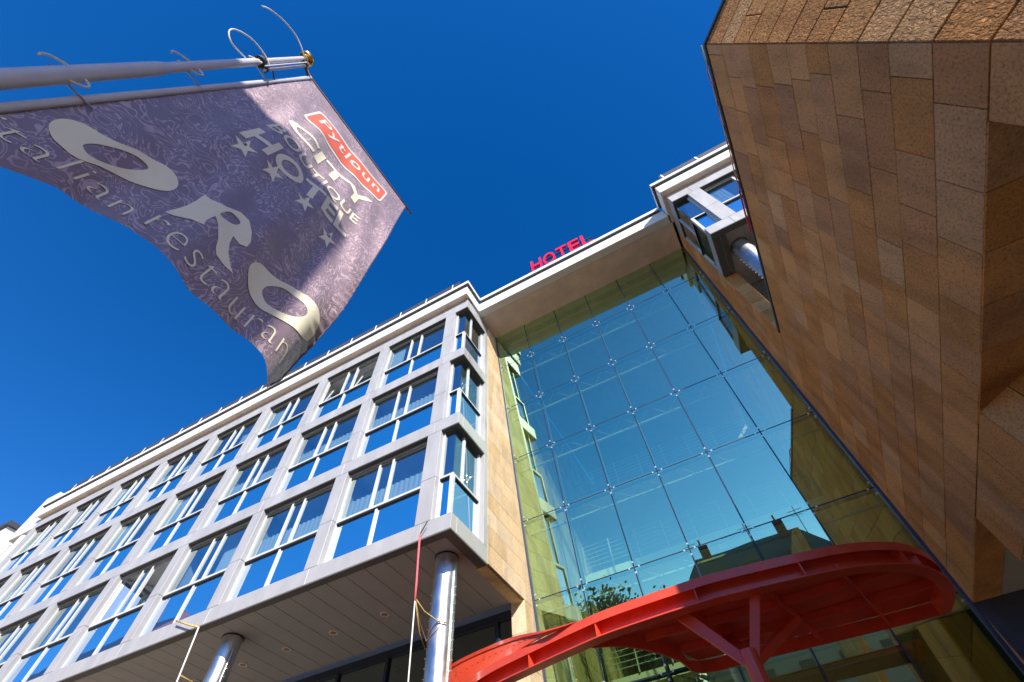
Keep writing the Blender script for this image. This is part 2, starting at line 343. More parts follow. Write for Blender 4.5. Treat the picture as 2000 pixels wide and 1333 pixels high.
def place_window(kind, x0, z0, parent):
    if kind not in protos:
        sa, cu = {'plain': (('fixed',)*3, (0.02, 0.24, 0.93)), 'half': (('fixed',)*3, (0.62, 1.0, 0.74)), 'low': (('fixed',)*3, (0.03, 0.98, 0.68)), 'bare': (('fixed',)*3, None),
                  'tilted': (('tilt', 'fixed', 'tilt'), None), 'swung': (('swing', 'fixed', 'open'), None)}[kind]
        protos[kind] = (make_window(x0, x0+2.74, z0, z0+2.83, parent, sa, cu), x0, z0); return protos[kind][0]
    o, px, pz = protos[kind]; return copy_tree(o, (x0-px, 0, z0-pz), parent) if o.parent == parent else copy_tree(o, (x0-px+o.parent.location.x-parent.location.x, 0, z0-pz), parent)
plan = {(0, 0): 'low', (0, 1): 'low', (0, 2): 'half', (0, 3): 'swung', (0, 4): 'bare', (0, 5): 'bare', (1, 0): 'low', (1, 1): 'low', (1, 2): 'low', (1, 3): 'plain', (2, 0): 'plain', (2, 1): 'tilted', (2, 2): 'plain'}
for r, (z0, z1) in enumerate(ROWS):
    for k, (x0, x1) in enumerate(cols): place_window(plan.get((r, k), ('plain', 'half', 'low')[(2*r+k) % 3]), x0, z0, wing)
# corner windows
def corner_window(xo, sgn, z0, z1, parent, gs=0.17, ye=8.37, ym=7.56):
    """xo: corner x; sgn -1: wing lies to -x of the corner; gs: recess of the side glass"""
    X = lambda d: xo+sgn*d
    def bx(f, d0, d1, y0, y1, c0, c1): f.box(min(X(d0), X(d1)), max(X(d0), X(d1)), y0, y1, c0, c1)
    g = 0.17; zt = z0+1.22; f = MB(); yb = YF+g+0.045
    bx(f, 0.49, 0.55, YF+g-0.04, YF+g+0.04, z0, z1-0.03); bx(f, gs-0.04, gs+0.04, ye-0.07, ye, z0, z1-0.03)
    bx(f, gs+0.045, 0.49, YF+g-0.06, YF+g+0.04, zt-0.035, zt+0.035); bx(f, gs-0.045, gs+0.04, yb, ye-0.07, zt-0.035, zt+0.035)
    bx(f, gs-0.045, gs+0.045, YF+g-0.06, YF+g+0.045, z0, zt+0.035)
    bx(f, gs-0.04, gs+0.04, ym-0.04, ym+0.04, zt+0.035, z1-0.03)
    bx(f, gs+0.045, 0.49, YF+g-0.04, YF+g+0.04, z0, z0+0.05); bx(f, gs-0.04, gs+0.04, yb, ye-0.07, z0, z0+0.05)
    fo = f.build('corner_window', M['white'], parent, bevel=0.004)
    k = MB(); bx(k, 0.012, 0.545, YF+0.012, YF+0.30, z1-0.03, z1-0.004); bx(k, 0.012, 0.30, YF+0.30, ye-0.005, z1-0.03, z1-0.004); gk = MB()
    bx(gk, gs-0.055, gs-0.01, yb, ye-0.07, zt-0.075, zt-0.037); bx(gk, gs+0.05, 0.49, YF+g-0.07, YF+g-0.01, zt-0.075, zt-0.037); gk.build('black_detail', M['black_detail'], fo)  # dark strips below the transom on both faces
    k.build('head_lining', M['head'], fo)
    p = MB(); bx(p, gs+0.01, 0.49, YF+g-0.006, YF+g+0.006, zt+0.035, z1-0.03); p.build('pane', M['glass'], fo)
    p = MB(); bx(p, gs-0.006, gs+0.006, YF+g+0.007, ym-0.04, zt+0.035, z1-0.03); p.build('pane', M['glass'], fo)
    p = MB(); bx(p, gs-0.006, gs+0.006, ym+0.04, ye-0.07, zt+0.035, z1-0.03); p.build('pane', M['glass'], fo)
    p = MB(); bx(p, gs+0.045, 0.49, YF+g-0.006, YF+g+0.006, z0+0.05, zt-0.035); p.build('spandrel_pane', M['spandrel'], fo)
    p = MB(); bx(p, gs-0.006, gs+0.006, YF+g+0.045, ye-0.07, z0+0.05, zt-0.035); p.build('spandrel_pane', M['spandrel' if gs > 0.1 else 'darkglass'], fo)
    return fo
for (z0, z1) in ROWS: corner_window(XL, -1, z0, z1, wing)
# cornice
def cornice_run(mb, cap, gutter, pts, out):
    pass
cn = MB(); XC = -4.87; YC = 6.76
cn.box(XEND-0.2, XC, YC, YC+0.05, 18.15, 18.80); cn.box(XC-0.05, XC, YC+0.05, 7.72, 18.15, 18.80)
cn.box(XEND-0.2, XC+0.10, YC-0.10, YC+0.35, 18.84, 19.05); cn.box(XC-0.35, XC+0.10, YC+0.35, 7.62, 18.84, 19.05)
cn.build('cornice', M['cornice'], wing, bevel=0.012)
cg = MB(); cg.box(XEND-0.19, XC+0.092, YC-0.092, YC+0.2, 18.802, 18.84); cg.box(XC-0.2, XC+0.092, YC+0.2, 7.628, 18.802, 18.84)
cg.build('cap_shade_strip', M['graphite'], wing)  # dark strip stands in for the shade under the cornice cap
cu = MB(); cu.box(XEND, XC-0.052, YC+0.052, YF-0.003, 18.17, 18.78); cu.box(XEND, XC-0.4, YF, 12, 18.152, 18.79); cu.build('eaves_soffit', M['plaster'], wing)
sg = MB(); sg.box(XEND, -5.45, 6.98, 7.02, 19.5, 20.24); sg.build('snow_guard', M['graphite'], wing)
for k in range(19): x = -5.8-1.38*k; sb = MB(); sb.box(x-0.02, x+0.02, 6.955, 6.978, 19.13, 20.20); sb.build('snow_guard_bracket', M['cornice'], wing)
rf2 = MB(); rf2.add([(XEND, 7.12, 19.06), (XC-0.4, 7.12, 19.1), (XC-0.4, 13, 21.5), (XEND, 13, 21.5), (XEND, 13, 19.1), (XC-0.4, 13, 19.1)], [(0, 1, 2, 3), (0, 3, 4), (1, 5, 2), (2, 5, 4, 3), (0, 4, 5, 1)]); rf2.build('roof', M['roofgrey'], wing)
# soffit under the bay with planks
sf = MB(); x = XL-0.26
while x > XEND+0.3:
    x1 = x; x0 = x-0.545; sf.box(x0+0.007, x1-0.007, 7.21, 10.33, 7.735, 7.76); x = x0
sf.build('soffit', M['soffit'], wing, bevel=0.003)
se = MB(); se.box(XEND, XL, YF+0.004, 7.20, 7.69, 7.72); se.box(XL-0.25, XL-0.004, 7.205, 8.55, 7.69, 7.72); se.box(XEND+0.1, XL-0.3, 7.21, 10.33, 7.765, 7.80); se.build('soffit_edge', M['soffitedge'], wing)
# stone return wall beside the glass
sw = MB(); zs = [7.74+0.505*i for i in range(21)]; zs[-1] = 18.14
blocks(sw, (XL, 0, 0), (0, 1, 0), (1, 0, 0), zs, 8.565, 20, 11, YEL, lens=(0.6, 1.15), gap=0.006)
blocks(sw, (XL, 0, 0), (0, 1, 0), (1, 0, 0), [0, 0.7, 1.4, 2.1, 2.8, 3.5, 4.2, 4.9, 5.6, 6.3, 7.0, 7.735], 10.36, 20, 12, YEL, lens=(0.6, 1.15), gap=0.006)
blocks(sw, (0, 10.35, 0), (1, 0, 0), (0, -1, 0), [0, 0.7, 1.4, 2.1, 2.8, 3.5, 4.2, 4.9, 5.6, 6.3, 7.0, 7.735], XL-0.38, XL-0.003, 13, YEL, lens=(0.6, 1.15), gap=0.006)
for k in range(3): sw.box(XL-0.33, XL-0.055, 8.575+0.6*k, 9.165+0.6*k, 7.700, 7.735, YEL[2])
sw.build('stone_wall', M['stonelight'], wing, bevel=0.003)
sm_ = MB(); sm_.box(XL-0.33, XL-0.052, 8.57, 20, 7.737, 18.14); sm_.box(XL-0.37, XL-0.052, 10.41, 20, 0, 7.73); sm_.build('stone_core', M['mortarlight'], wing)
# recessed ground-floor glazing
gg = MB(); gg.box(XEND, XL-0.40, 10.40, 10.42, 0, 7.42); gg.build('shopfront_glass', M['darkglass'], wing)
gf = MB()
for x in (-5.74, -8.98, -10.62, -12.25, -15.4, -18.6, -21.8, -25): gf.box(x-0.045, x+0.045, 10.34, 10.48, 0, 7.42)
gf.box(XEND, XL-0.40, 10.34, 10.48, 7.42, 7.60); gf.build('shopfront_frame', M['darkmetal'], wing)
gi = MB(); gi.box(XEND, XL-0.4, 13.5, 13.6, 0, 7.6); gi.box(XEND, XL-0.4, 10.5, 13.5, 7.5, 7.6); gi.build('shop_interior', M['soffit'], wing)

# ============================================================ GLASS ATRIUM FRONT
GA, GB = 12.0798, 0.158384          # y = GA - GB*z
def gy(z): return GA-GB*z
atr = thing('glass_atrium', 'tall leaning teal glass front held by chrome spider fittings under a wide brown soffit', 'glass facade', (-0.8, 12, 0))
XG = [-4.95, -3.57, -2.2, -0.82, 0.55, 1.95, 3.35]; ZG = [0, 1.6, 3.7, 5.8, 7.9, 10.0, 12.12, 14.24, 16.34, 18.35]
gn = Vector((0, -1, -GB)).normalized(); gup = Vector((0, -GB, 1)).normalized()
def GP(x, z, off=0.0): return Vector((x, gy(z), z))+gn*off
first = None
for i in range(6):
    for j in range(9):
        a, b2 = XG[i]+0.012, XG[i+1]-0.012; z0, z1 = ZG[j]+0.012, ZG[j+1]-0.012
        p = MB(); p.obox(GP(a, z0, 0.006), Vector((b2-a, 0, 0)), GP(a, z1)-GP(a, z0), -gn*0.012); p.build('glass_pane', M['atrium'], atr)
js = MB()
for i in range(1, 6): js.obox(GP(XG[i]-0.016, 0, 0.006), Vector((0.032, 0, 0)), GP(0, 18.3)-GP(0, 0), -gn*0.01)
for j in range(1, 9):
    for i in range(6): js.obox(GP(XG[i]+0.016, ZG[j]-0.014, 0.006), Vector((XG[i+1]-XG[i]-0.032, 0, 0)), gup*0.028, -gn*0.01)
js.build('silicone_joint', M['darkmetal'], atr)
spider = None
for i in range(1, 6):
    for j in range(2, 9):
        if spider is None:
            q = MB(); c = GP(XG[i], ZG[j])
            for dx, dz in ((0.125, 0.0), (-0.125, 0.0), (0, 0.125), (0, -0.125)):
                e = c+Vector((dx, 0, 0))+gup*dz; q.tube(e-gn*0.12, e+gn*0.015, 0.023, 12); q.tube(c-gn*0.12, e-gn*0.10, 0.014, 8)
            q.tube(c-gn*0.20, c-gn*0.08, 0.028, 10)
            spider = (q.build('spider_fitting', M['chrome'], atr), i, j)
        else:
            o, i0, j0 = spider; copy_tree(o, GP(XG[i], ZG[j])-GP(XG[i0], ZG[j0]), atr)
sside = MB()
for j in range(2, 9):
    for x, s in ((XG[0], 1), (XG[6], -1)):
        for dz in (0.13, -0.13): e = GP(x+s*0.1, ZG[j])+gup*dz; sside.tube(e-gn*0.08, e+gn*0.015, 0.022, 10)
        e = GP(x+s*0.2, ZG[j]); sside.tube(e-gn*0.08, e+gn*0.015, 0.022, 10)
sside.build('edge_clamp', M['chrome'], atr)
for j in range(1, 10):
    z = ZG[j] if j < 9 else 18.2; q = MB(); a = GP(XG[0]+0.03, z, -0.16); b2 = GP(XG[6]-0.03, z, -0.16)
    q.tube(a, b2, 0.042, 10); lo = Vector((0, 0.42, -0.10)); q2 = MB(); n = 18; L = b2-a
    for k in range(n):
        p0 = a+L*(k/n)+(lo if k % 2 else Vector()); p1 = a+L*((k+1)/n)+(Vector() if k % 2 else lo); q2.tube(p0, p1, 0.010, 6)
    q.build('truss', M['darkmetal'], atr); q2.tube(a+lo, b2+lo, 0.036, 8); q2.build('rear_chord', M['polewhite'], atr)  # rear chord and zigzag coloured pale to stand in for sunlit tubes
for i in range(1, 6):
    q = MB(); q.tube(GP(XG[i], 0, -0.24), GP(XG[i], 18.3, -0.24), 0.05 if i == 5 else 0.032, 8); q.build('mullion_rod', M['darkmetal'], atr)
ef = MB(); ef.obox(GP(XG[0]-0.0, 0, 0.03)+Vector((0.002, 0, 0)), Vector((0.055, 0, 0)), GP(0, 18.2)-GP(0, 0), -gn*0.10); ef.build('edge_frame', M['edgemetal'], atr, bevel=0.004)
ef = MB(); ef.obox(GP(XG[6]-0.075, 0, 0.05), Vector((0.073, 0, 0)), GP(0, 18.2)-GP(0, 0), -gn*0.14); ef.obox(GP(XG[6]-0.12, 0, -0.2), Vector((0.118, 0, 0)), GP(0, 18.2)-GP(0, 0), -gn*0.06); ef.build('edge_frame', M['edgemetal'], atr, bevel=0.004)
hf = MB(); hf.box(XC+0.003, 3.20, 7.72, 8.05, 18.15, 18.80); hf.box(XC+0.103, 3.10, 7.62, 8.05, 18.84, 19.05); hf.build('cornice', M['cornice'], atr, bevel=0.012)
hg = MB(); hg.box(XC+0.103, 3.10, 7.628, 8.0, 18.802, 18.84); hg.build('cap_shade_strip', M['graphite'], atr)  # shade below this cap, also put in as a dark strip
hs_ = MB(); hs_.box(XL+0.003, 3.347, 8.055, 9.5, 18.152, 18.5); hs_.build('soffit', M['plaster'], atr)
ce = MB(); ce.box(XL, 3.35, 9.52, 20, 18.35, 18.5); ce.box(XL, 3.35, 20, 20.2, 0, 18.34); ce.build('atrium_ceiling', M['beige'], atr)
ro = MB(); ro.box(XC, 3.2, 8.06, 20.2, 18.52, 19.1); ro.build('roof', M['roofgrey'], atr)
# galleries at the back of the atrium
for z in (4.3, 7.6, 10.9, 14.1):
    q = MB(); q.box(XL+0.01, 3.34, 15.5, 19.95, z-0.3, z); q.build('gallery_floor', M['roomwhite'], atr)
    q = MB()
    for k in range(6): q.tube((XL+0.05, 15.45, z+0.2+0.16*k), (3.3, 15.45, z+0.2+0.16*k), 0.012, 6)
    for k in range(9): q.box(XL+0.1+k*1.02, XL+0.14+k*1.02, 15.43, 15.47, z, z+1.05)
    q.build('balustrade', M['polewhite'], atr)

# ============================================================ STONE BUILDING (right)
XS = 3.35
stn = thing('stone_building', 'brown sandstone block building with rock-faced corner and undercut base at the right edge', 'building', (6, 3, 0))
zc = [5.60, 6.14, 6.66, 7.10, 7.59, 8.02, 8.45, 8.94, 9.47, 9.95, 10.40, 10.98]
jn = {0: [2.31, 3.08, 3.75, 4.54, 5.12, 5.62, 6.35, 7.15], 1: [2.10, 2.87, 3.52, 4.04, 4.87, 5.45, 6.3], 2: [2.27, 3.17, 4.15, 4.76, 5.5]}
sb1 = MB()
blocks(sb1, (XS, 0, 0), (0, 1, 0), (-1, 0, 0), zc, 1.79, 20, 21, RED, jn, lens=(0.42, 1.0), gap=0.008)
zf = [11.0, 11.5, 12.0, 12.5, 13.0, 13.5, 14.2, 14.7, 15.2, 15.7, 16.2, 16.7, 17.2, 17.7, 18.14]
blocks(sb1, (XS, 0, 0), (0, 1, 0), (-1, 0, 0), zf, 8.585, 20, 22, RED, lens=(0.42, 1.0), gap=0.008)
zl = [0, 0.6, 1.2, 1.8, 2.4, 3.0, 3.6, 4.2, 4.9, 5.592]
blocks(sb1, (XS, 0, 0), (0, 1, 0), (-1, 0, 0), zl, 1.79, 2.41, 23, RED, lens=(0.9, 1.0)); blocks(sb1, (XS, 0, 0), (0, 1, 0), (-1, 0, 0), zl, 6.06, 8.41, 24, RED)
blocks(sb1, (XS, 0, 0), (0, 1, 0), (-1, 0, 0), zl, 11.2, 20, 25, RED)
sb1.build('wall', M['stone'], stn, bevel=0.004)
# upper front-facing stone pier of the return, above the low block
sb4 = MB(); blocks(sb4, (0, 8.57, 0), (1, 0, 0), (0, -1, 0), zf[:7], XS+0.004, XS+0.38, 26, RED); blocks(sb4, (XS+0.38, 0, 0), (0, 1, 0), (1, 0, 0), zf[:7], 8.58, 9.2, 27, RED); sb4.build('upper_pier', M['stone'], stn, bevel=0.004)
dg = Vector((1, -1, 0)).normalized(); dn = Vector((-1, -1, 0)).normalized()
sb2 = MB(); zall = zl[:-1]+[5.60]+zc[1:]
blocks(sb2, (XS, 1.785, 0), dg, dn, zall, 0.004, 6.2, 28, RED, lens=(0.5, 1.3), gap=0.014, thick=0.08); sb2.build('rock_faced_wall', M['stonerough'], stn, bevel=0.008)
sb3 = MB(); blocks(sb3, (XS, 6.055, 0), dg, dn, zl, 0.004, 0.75, 29, RED); sb3.build('pier_chamfer', M['stone'], stn, bevel=0.004)
# undersides of the two openings, stone slabs running away from the street wall
r3 = random.Random(5)
for y0, y1 in ((2.41, 6.3), (8.41, 11.2)):
    y = y0; us = MB()
    while y < y1-0.05:
        d = min(0.66, y1-y); xx = XS+0.002; xe = XS+3.0 if y1 < 7 else XS+0.44
        while xx < xe-0.05:
            e = min(0.9, xe-xx); c = r3.choice(RED); us.box(xx+0.004, xx+e-0.004, y+0.004, y+d-0.004, 5.59, 5.62, c); xx += e
        y += d
    us.build('undercut_soffit', M['stone'], stn, bevel=0.003)
core = MB(); core.slab([(XS+0.056, 1.9), (XS+4.4, -2.4), (XS+9, -2.4), (XS+9, 8.5), (XS+0.056, 8.5)], 5.625, 10.97)
core.box(XS+0.056, XS+0.3, 8.64, 20, 5.63, 18.13); core.box(XS+0.056, XS+0.32, 8.63, 9.2, 5.63, 14.15); core.box(XS+0.056, XS+0.5, 11.3, 20, 0, 5.6)
core.slab([(XS+0.056, 1.9), (XS+4.4, -2.4), (XS+9, -2.4), (XS+9, 2.36), (XS+0.056, 2.36)], 0, 5.585)
core.slab([(XS+0.056, 6.16), (XS+0.6, 5.62), (XS+1.2, 5.9), (XS+1.2, 8.36), (XS+0.056, 8.36)], 0, 5.585); core.build('core', M['mortar'], stn)
cp = MB(); cp.obox((XS-0.03, 1.77, 10.985), (0, 6.8, 0), (0.25, 0, 0), (0, 0, 0.07)); cp.obox(Vector((XS, 1.785, 10.985))+dn*0.03, dg*6.2, -dn*0.25, (0, 0, 0.07)); cp.build('coping', M['graphite'], stn, bevel=0.006)
be = MB(); be.box(XS+0.45, XS+8, 8.42, 11.5, 5.60, 5.63); be.build('plaster_ceiling', M['beige'], stn)
dc = MB()
for k in range(6):
    for j in range(7): dc.box(XS+0.004+1.25*k+0.006, XS+1.25*(k+1)-0.002, 11.16, 11.19, 5.595-0.8*(j+1)+0.006, 5.595-0.8*j)
dc.build('dark_cladding', M['darkclad'], stn, bevel=0.003)
# unseen thin wall added behind the viewer, shaped to cast the banner's shadow
st2 = thing('added_shade_wall', 'unseen sandstone wall slab added behind the viewer to shade the banner', 'wall', (6, -10, 0))
sb5 = MB(); zz = zall; T = 0.30; YN = -6.3
blocks(sb5, (XS, 0, 0), (0, 1, 0), (-1, 0, 0), zz, -16, YN, 31, RED); blocks(sb5, (0, YN, 0), (1, 0, 0), (0, 1, 0), zz, XS+0.06, XS+T, 32, RED); blocks(sb5, (XS+T, 0, 0), (0, 1, 0), (1, 0, 0), zz, -16, YN, 33, RED); sb5.build('wall', M['stone'], st2, bevel=0.004)
cc = MB(); cc.box(XS+0.056, XS+T-0.056, -16, YN-0.06, 0, 10.96); cc.build('core', M['mortar'], st2)

# rope light along the parapet
rl = thing('rope_light', 'yellow-green rope light with a red end running along the sandstone parapet', 'rope light', (XS-0.04, 1.8, 11.0))
rr = random.Random(3); pts = [(XS-0.045+rr.uniform(-0.012, 0.012), 1.78+0.15*i, 11.06+rr.uniform(-0.02, 0.03)) for i in range(20)]
MB().path(pts, 0.011, 6).build('yellow_tube', M['yellowtube'], rl)
MB().path([pts[-1], (XS-0.05, 4.9, 11.07), (XS-0.06, 5.2, 11.05), (XS-0.07, 5.45, 10.97), (XS-0.10, 5.55, 10.9)], 0.018, 6).build('red_tube', M['redtube'], rl)
MB().path([(x-0.012, y, z-0.03+0.02*math.sin(9*y)) for x, y, z in pts[2:]], 0.006, 6).build('red_tube', M['redtube'], rl)

# ============================================================ RIGHT HOTEL WING
wr = thing('hotel_wing', 'right-hand grey hotel bay with corner windows hanging above the sandstone wall', 'building', (8, 7, 0))
XR = 3.35; z0, z1 = ROWS[2]; x2 = XR+0.55+0.43; bw = MB()
xe = 14.0
for (a, b2) in ((14.22, 14.68), (17.50, 18.15)):
    xs = [XR, XR+0.74, x2+2.9, x2+6.1, xe]
    for p, q in zip(xs[:-1], xs[1:]): bw.box(p+G/2, q-G/2, YF, YF+0.22, a, b2)
    bw.box(XR, XR+0.22, YF+0.225, 8.56, a, b2-(0.07 if a < 15 else 0))
for (a, b2) in ((XR+0.55, x2), (x2+2.74, x2+3.165), (x2+5.9, xe)):
    for (c0, c1) in ((z0+G, z0+1.23-G/2), (z0+1.23+G/2, z1-G)): bw.box(a, b2, YF, YF+0.22, c0, c1)
bw.build('wall', M['panel'], wr, bevel=0.006)
corner_window(XR, 1, z0-0.06, z1, wr, 0.055, 8.555, 7.75); place_window('plain', x2, z0, wr); place_window('bare', x2+3.165, z0, wr)
rm = MB(); rm.box(XR+0.35, xe, 7.32, 11.2, z1+0.02, z1+0.12); rm.box(XR+0.35, xe, 7.32, 11.2, z0-0.2, z0-0.1); rm.box(XR+0.35, xe, 11.2, 11.3, z0-0.1, z1+0.02); rm.box(x2+2.9, x2+3.0, 7.32, 11.2, z0, z1); rm.build('room_interior', M['roomwhite'], wr)
XD = 3.21
cn = MB(); cn.box(XD, xe, YC, YC+0.05, 18.15, 18.80); cn.box(XD, XD+0.05, YC+0.05, 7.715, 18.15, 18.80); cn.box(XD-0.10, xe, YC-0.10, YC+0.35, 18.84, 19.05); cn.box(XD-0.10, XD+0.3, YC+0.35, 7.615, 18.84, 19.05); cn.build('cornice', M['cornice'], wr, bevel=0.012)
cg = MB(); cg.box(XD-0.092, xe, YC-0.092, YC+0.2, 18.802, 18.84); cg.box(XD-0.092, XD+0.2, YC+0.2, 7.612, 18.802, 18.84); cg.build('cap_shade_strip', M['graphite'], wr)  # underside shade of the right cap, made as a dark strip
cu = MB(); cu.box(XD+0.052, xe, YC+0.052, YF-0.003, 18.17, 18.78); cu.box(XD+0.052, xe, YF, 12, 18.152, 18.79); cu.build('eaves_soffit', M['plaster'], wr)
sg = MB(); sg.box(3.75, xe, 6.98, 7.02, 19.5, 20.24); sg.build('snow_guard', M['graphite'], wr)
for k in range(7): sb = MB(); sb.box(3.85+1.38*k-0.03, 3.85+1.38*k+0.03, 6.955, 6.978, 19.13, 20.20); sb.build('snow_guard_bracket', M['cornice'], wr)
sf = MB(); x = XR+0.36
while x < xe-0.6: sf.box(x+0.007, x+0.54, 7.21, 9.3, 14.235, 14.26); x += 0.545
sf.build('soffit', M['soffit'], wr, bevel=0.003)
se = MB(); se.box(XR, xe, YF+0.004, 7.20, 14.19, 14.22); se.box(XR+0.004, XR+0.22, 7.205, 8.55, 14.19, 14.22); se.box(XR+0.24, XR+0.34, 7.205, 8.55, 14.17, 14.22); se.box(XR+0.3, xe, 7.21, 9.3, 14.265, 14.30); se.build('soffit_edge', M['soffitedge'], wr)
gg = MB(); gg.box(XR+0.40, xe, 9.20, 9.22, 11.0, 14.2); gg.build('terrace_glass', M['darkglass'], wr)
gf = MB()
for k in range(5): gf.box(XR+0.5+1.6*k, XR+0.58+1.6*k, 9.14, 9.26, 11.0, 14.2)
gf.build('terrace_frame', M['darkmetal'], wr); gi = MB(); gi.box(XR+0.4, xe, 12, 12.1, 11, 14.2); gi.build('terrace_interior', M['darkclad'], wr)
rf2 = MB(); rf2.box(XD+0.1, xe, 7.2, 13, 18.92, 19.15); rf2.build('roof', M['roofgrey'], wr)

# ============================================================ STEEL COLUMNS
def column(label, x, y, ztop, zbot=0.0, r=0.245):
    t = thing('steel_column', label, 'column', (x, y, zbot), 'round steel columns under the bays')
    MB().tube((x, y, zbot), (x, y, ztop), r, 40).build('shaft', M['steel'], t)
    MB().disc((x, y, ztop-0.02), (0, 0, 1), r+0.002, r+0.02, 0.018, 40).build('collar', M['black_detail'], t)
    for s in (1, -1):
        q = MB(); ax = x+s*(r-0.004) if s > 0 else x-(r-0.004); q.box(min(ax, ax+s*0.022), max(ax, ax+s*0.022), y-0.05, y+0.01, zbot, ztop-0.3)
        q.build('seam_strip', M['steel'], t, bevel=0.003); q = MB()
        for k in range(10): zz = ztop-0.75-0.17*k; q.tube((ax+s*0.02, y-0.02, zz), (ax+s*0.075, y-0.02, zz), 0.010, 8)
        q.build('bolt', M['steel'], t)
    q = MB()
    for k in range(5):
        for a in (-2.2, -1.1): zz = ztop-2.0-1.3*k; e = Vector((math.cos(a), math.sin(a), 0)); q.tube(Vector((x, y, zz))+e*(r-0.002), Vector((x, y, zz))+e*(r+0.006), 0.014, 8)
    q.build('rivet', M['black_detail'], t)
    return t
column('shiny steel column under the corner of the left bay, beside the red-wrapped pole', -5.60, 7.87, 7.72)
column('shiny steel column further left under the bay, beside the white slim pole', -11.98, 7.87, 7.72)
column('pale round column below the right bay, half hidden by the sandstone parapet', 4.02, 7.80, 14.22, 11.0)
for i, (x, lab) in enumerate(((-8.16, 'recessed downlight nearest the corner column'), (-9.76, 'second recessed downlight from the corner column'), (-11.31, 'third recessed downlight from the corner column'), (-12.83, 'fourth downlight, right of the far steel column top'), (-14.6, 'fifth downlight, cut off behind the far steel column'))):
    d = thing('recessed_downlight', lab+' in the grey plank soffit', 'downlight', (x, 9.03, 7.73), 'downlights in the plank soffit')
    MB().disc((x, 9.03, 7.712), (0, 0, 1), 0.085, 0.115, 0.022, 24).build('trim_ring', M['cornice'], d)
    MB().tube((x, 9.03, 7.722), (x, 9.03, 7.733), 0.084, 20).build('reflector', M['lampin'], d)

# slim poles lashed to the columns
p1 = thing('slim_pole', 'slim pole wrapped in pink cloth, tied to the corner column with yellow cord', 'pole', (-5.45, 6.93, 0.0), 'slim poles by the columns')
MB().path([(-5.45, 6.93, 3.0), (-5.50, 6.93, 5.0), (-5.58, 6.93, 6.35)], 0.013, 8).build('shaft', M['ropewhite'], p1)
MB().path([(-5.58, 6.93, 6.35), (-5.60, 6.93, 6.7), (-5.64, 6.93, 7.2), (-5.68, 6.93, 7.78)], 0.022, 8).build('pink_wrap', M['pinkwrap'], p1)
MB().path([(-5.68, 6.93, 7.78), (-5.50, 6.90, 8.02)], 0.012, 8).build('tip', M['black_detail'], p1)
MB().path([(-5.585, 6.94, 6.40), (-5.62, 7.3, 6.33), (-5.50, 7.60, 6.24), (-5.36, 7.70, 6.22)], 0.012, 6).build('cord', M['rope'], p1)
MB().path([(-5.585, 6.94, 6.40), (-5.70, 7.3, 6.15), (-5.78, 7.66, 5.98), (-5.60, 7.605, 6.05), (-5.40, 7.68, 6.22)], 0.009, 6).build('cord', M['wood'], p1)
MB().path([(-5.585, 6.94, 6.40), (-5.72, 7.35, 6.0), (-5.80, 7.70, 5.85)], 0.010, 6).build('cord', M['rope'], p1)
MB().path([(-5.84, 7.78, 5.95), (-5.76, 7.66, 6.05), (-5.62, 7.60, 6.18), (-5.45, 7.62, 6.26)], 0.009, 6).build('cord', M['wood'], p1)
p2 = thing('slim_pole', 'slim white pole with a yellow arm, in front of the far steel column', 'pole', (-11.6, 6.9, 0.0), 'slim poles by the columns')
MB().path([(-11.72, 6.9, 4.5), (-11.82, 6.9, 6.41), (-11.95, 6.9, 7.2), (-12.02, 6.9, 7.6)], 0.020, 8).build('shaft', M['ropewhite'], p2)
MB().path([(-12.02, 6.9, 7.6), (-12.6, 6.9, 7.83), (-13.14, 6.9, 8.06)], 0.020, 8).build('arm', M['rope'], p2)
MB().path([(-11.83, 6.9, 6.55), (-12.0, 7.3, 6.6), (-12.1, 7.64, 6.6), (-11.9, 7.62, 6.55)], 0.016, 6).build('cord', M['rope'], p2)

# ============================================================ RED CANOPY
def smooth(pts, n=4):
    out = []
    P = [pts[0]]+list(pts)+[pts[-1]]
    for i in range(1, len(P)-2):
        p0, p1, p2_, p3 = [Vector(q) for q in P[i-1:i+3]]
        for k in range(n):
            t = k/n; out.append(0.5*((2*p1)+(p2_-p0)*t+(2*p0-5*p1+4*p2_-p3)*t*t+(3*p1-p0-3*p2_+p3)*t**3))
    out.append(Vector(pts[-1])); return out
can = thing('entrance_canopy', 'curved red steel entrance canopy on a branching red post in front of the glass', 'canopy', (-0.36, 7.3, 0))
front = [(-7.2, 9.3), (-6.1, 8.55), (-5.12, 8.09), (-4.43, 7.80), (-3.62, 7.58), (-2.69, 7.36), (-2.0, 7.24), (-0.70, 7.18), (-0.19, 7.21), (0.62, 7.32), (1.33, 7.46), (1.83, 7.68), (2.22, 7.99), (2.52, 8.52), (2.62, 9.1), (2.56, 9.62)]
fr = smooth([Vector((x, y, 0)) for x, y in front], 5)
inn = []
for i, p in enumerate(fr):
    d = (fr[min(i+1, len(fr)-1)]-fr[max(i-1, 0)]).normalized(); inn.append(Vector((-d.y, d.x, 0)))
def sweep(mb, prof):      # prof: list of (inward offset, z) closed loop
    n = len(prof); vs = []
    for p, iv in zip(fr, inn):
        for (o, z) in prof: q = p+iv*o; vs.append((q.x, q.y, z))
    fs = [(i*n+k, i*n+(k+1) % n, (i+1)*n+(k+1) % n, (i+1)*n+k) for i in range(len(fr)-1) for k in range(n)]
    fs += [tuple(range(n)), tuple(range((len(fr)-1)*n, len(fr)*n))[::-1]]; mb.add(vs, fs)
rb = MB(); sweep(rb, [(0, 5.20), (0, 5.30), (0.14, 5.30), (0.14, 5.08), (0.0, 5.02), (0.0, 5.0), (0.17, 4.985), (0.17, 5.29), (0.30, 5.31), (0.30, 5.33), (-0.01, 5.33), (-0.01, 5.20)])
rb.build('rim_beam', M['red'], can, bevel=0.004)
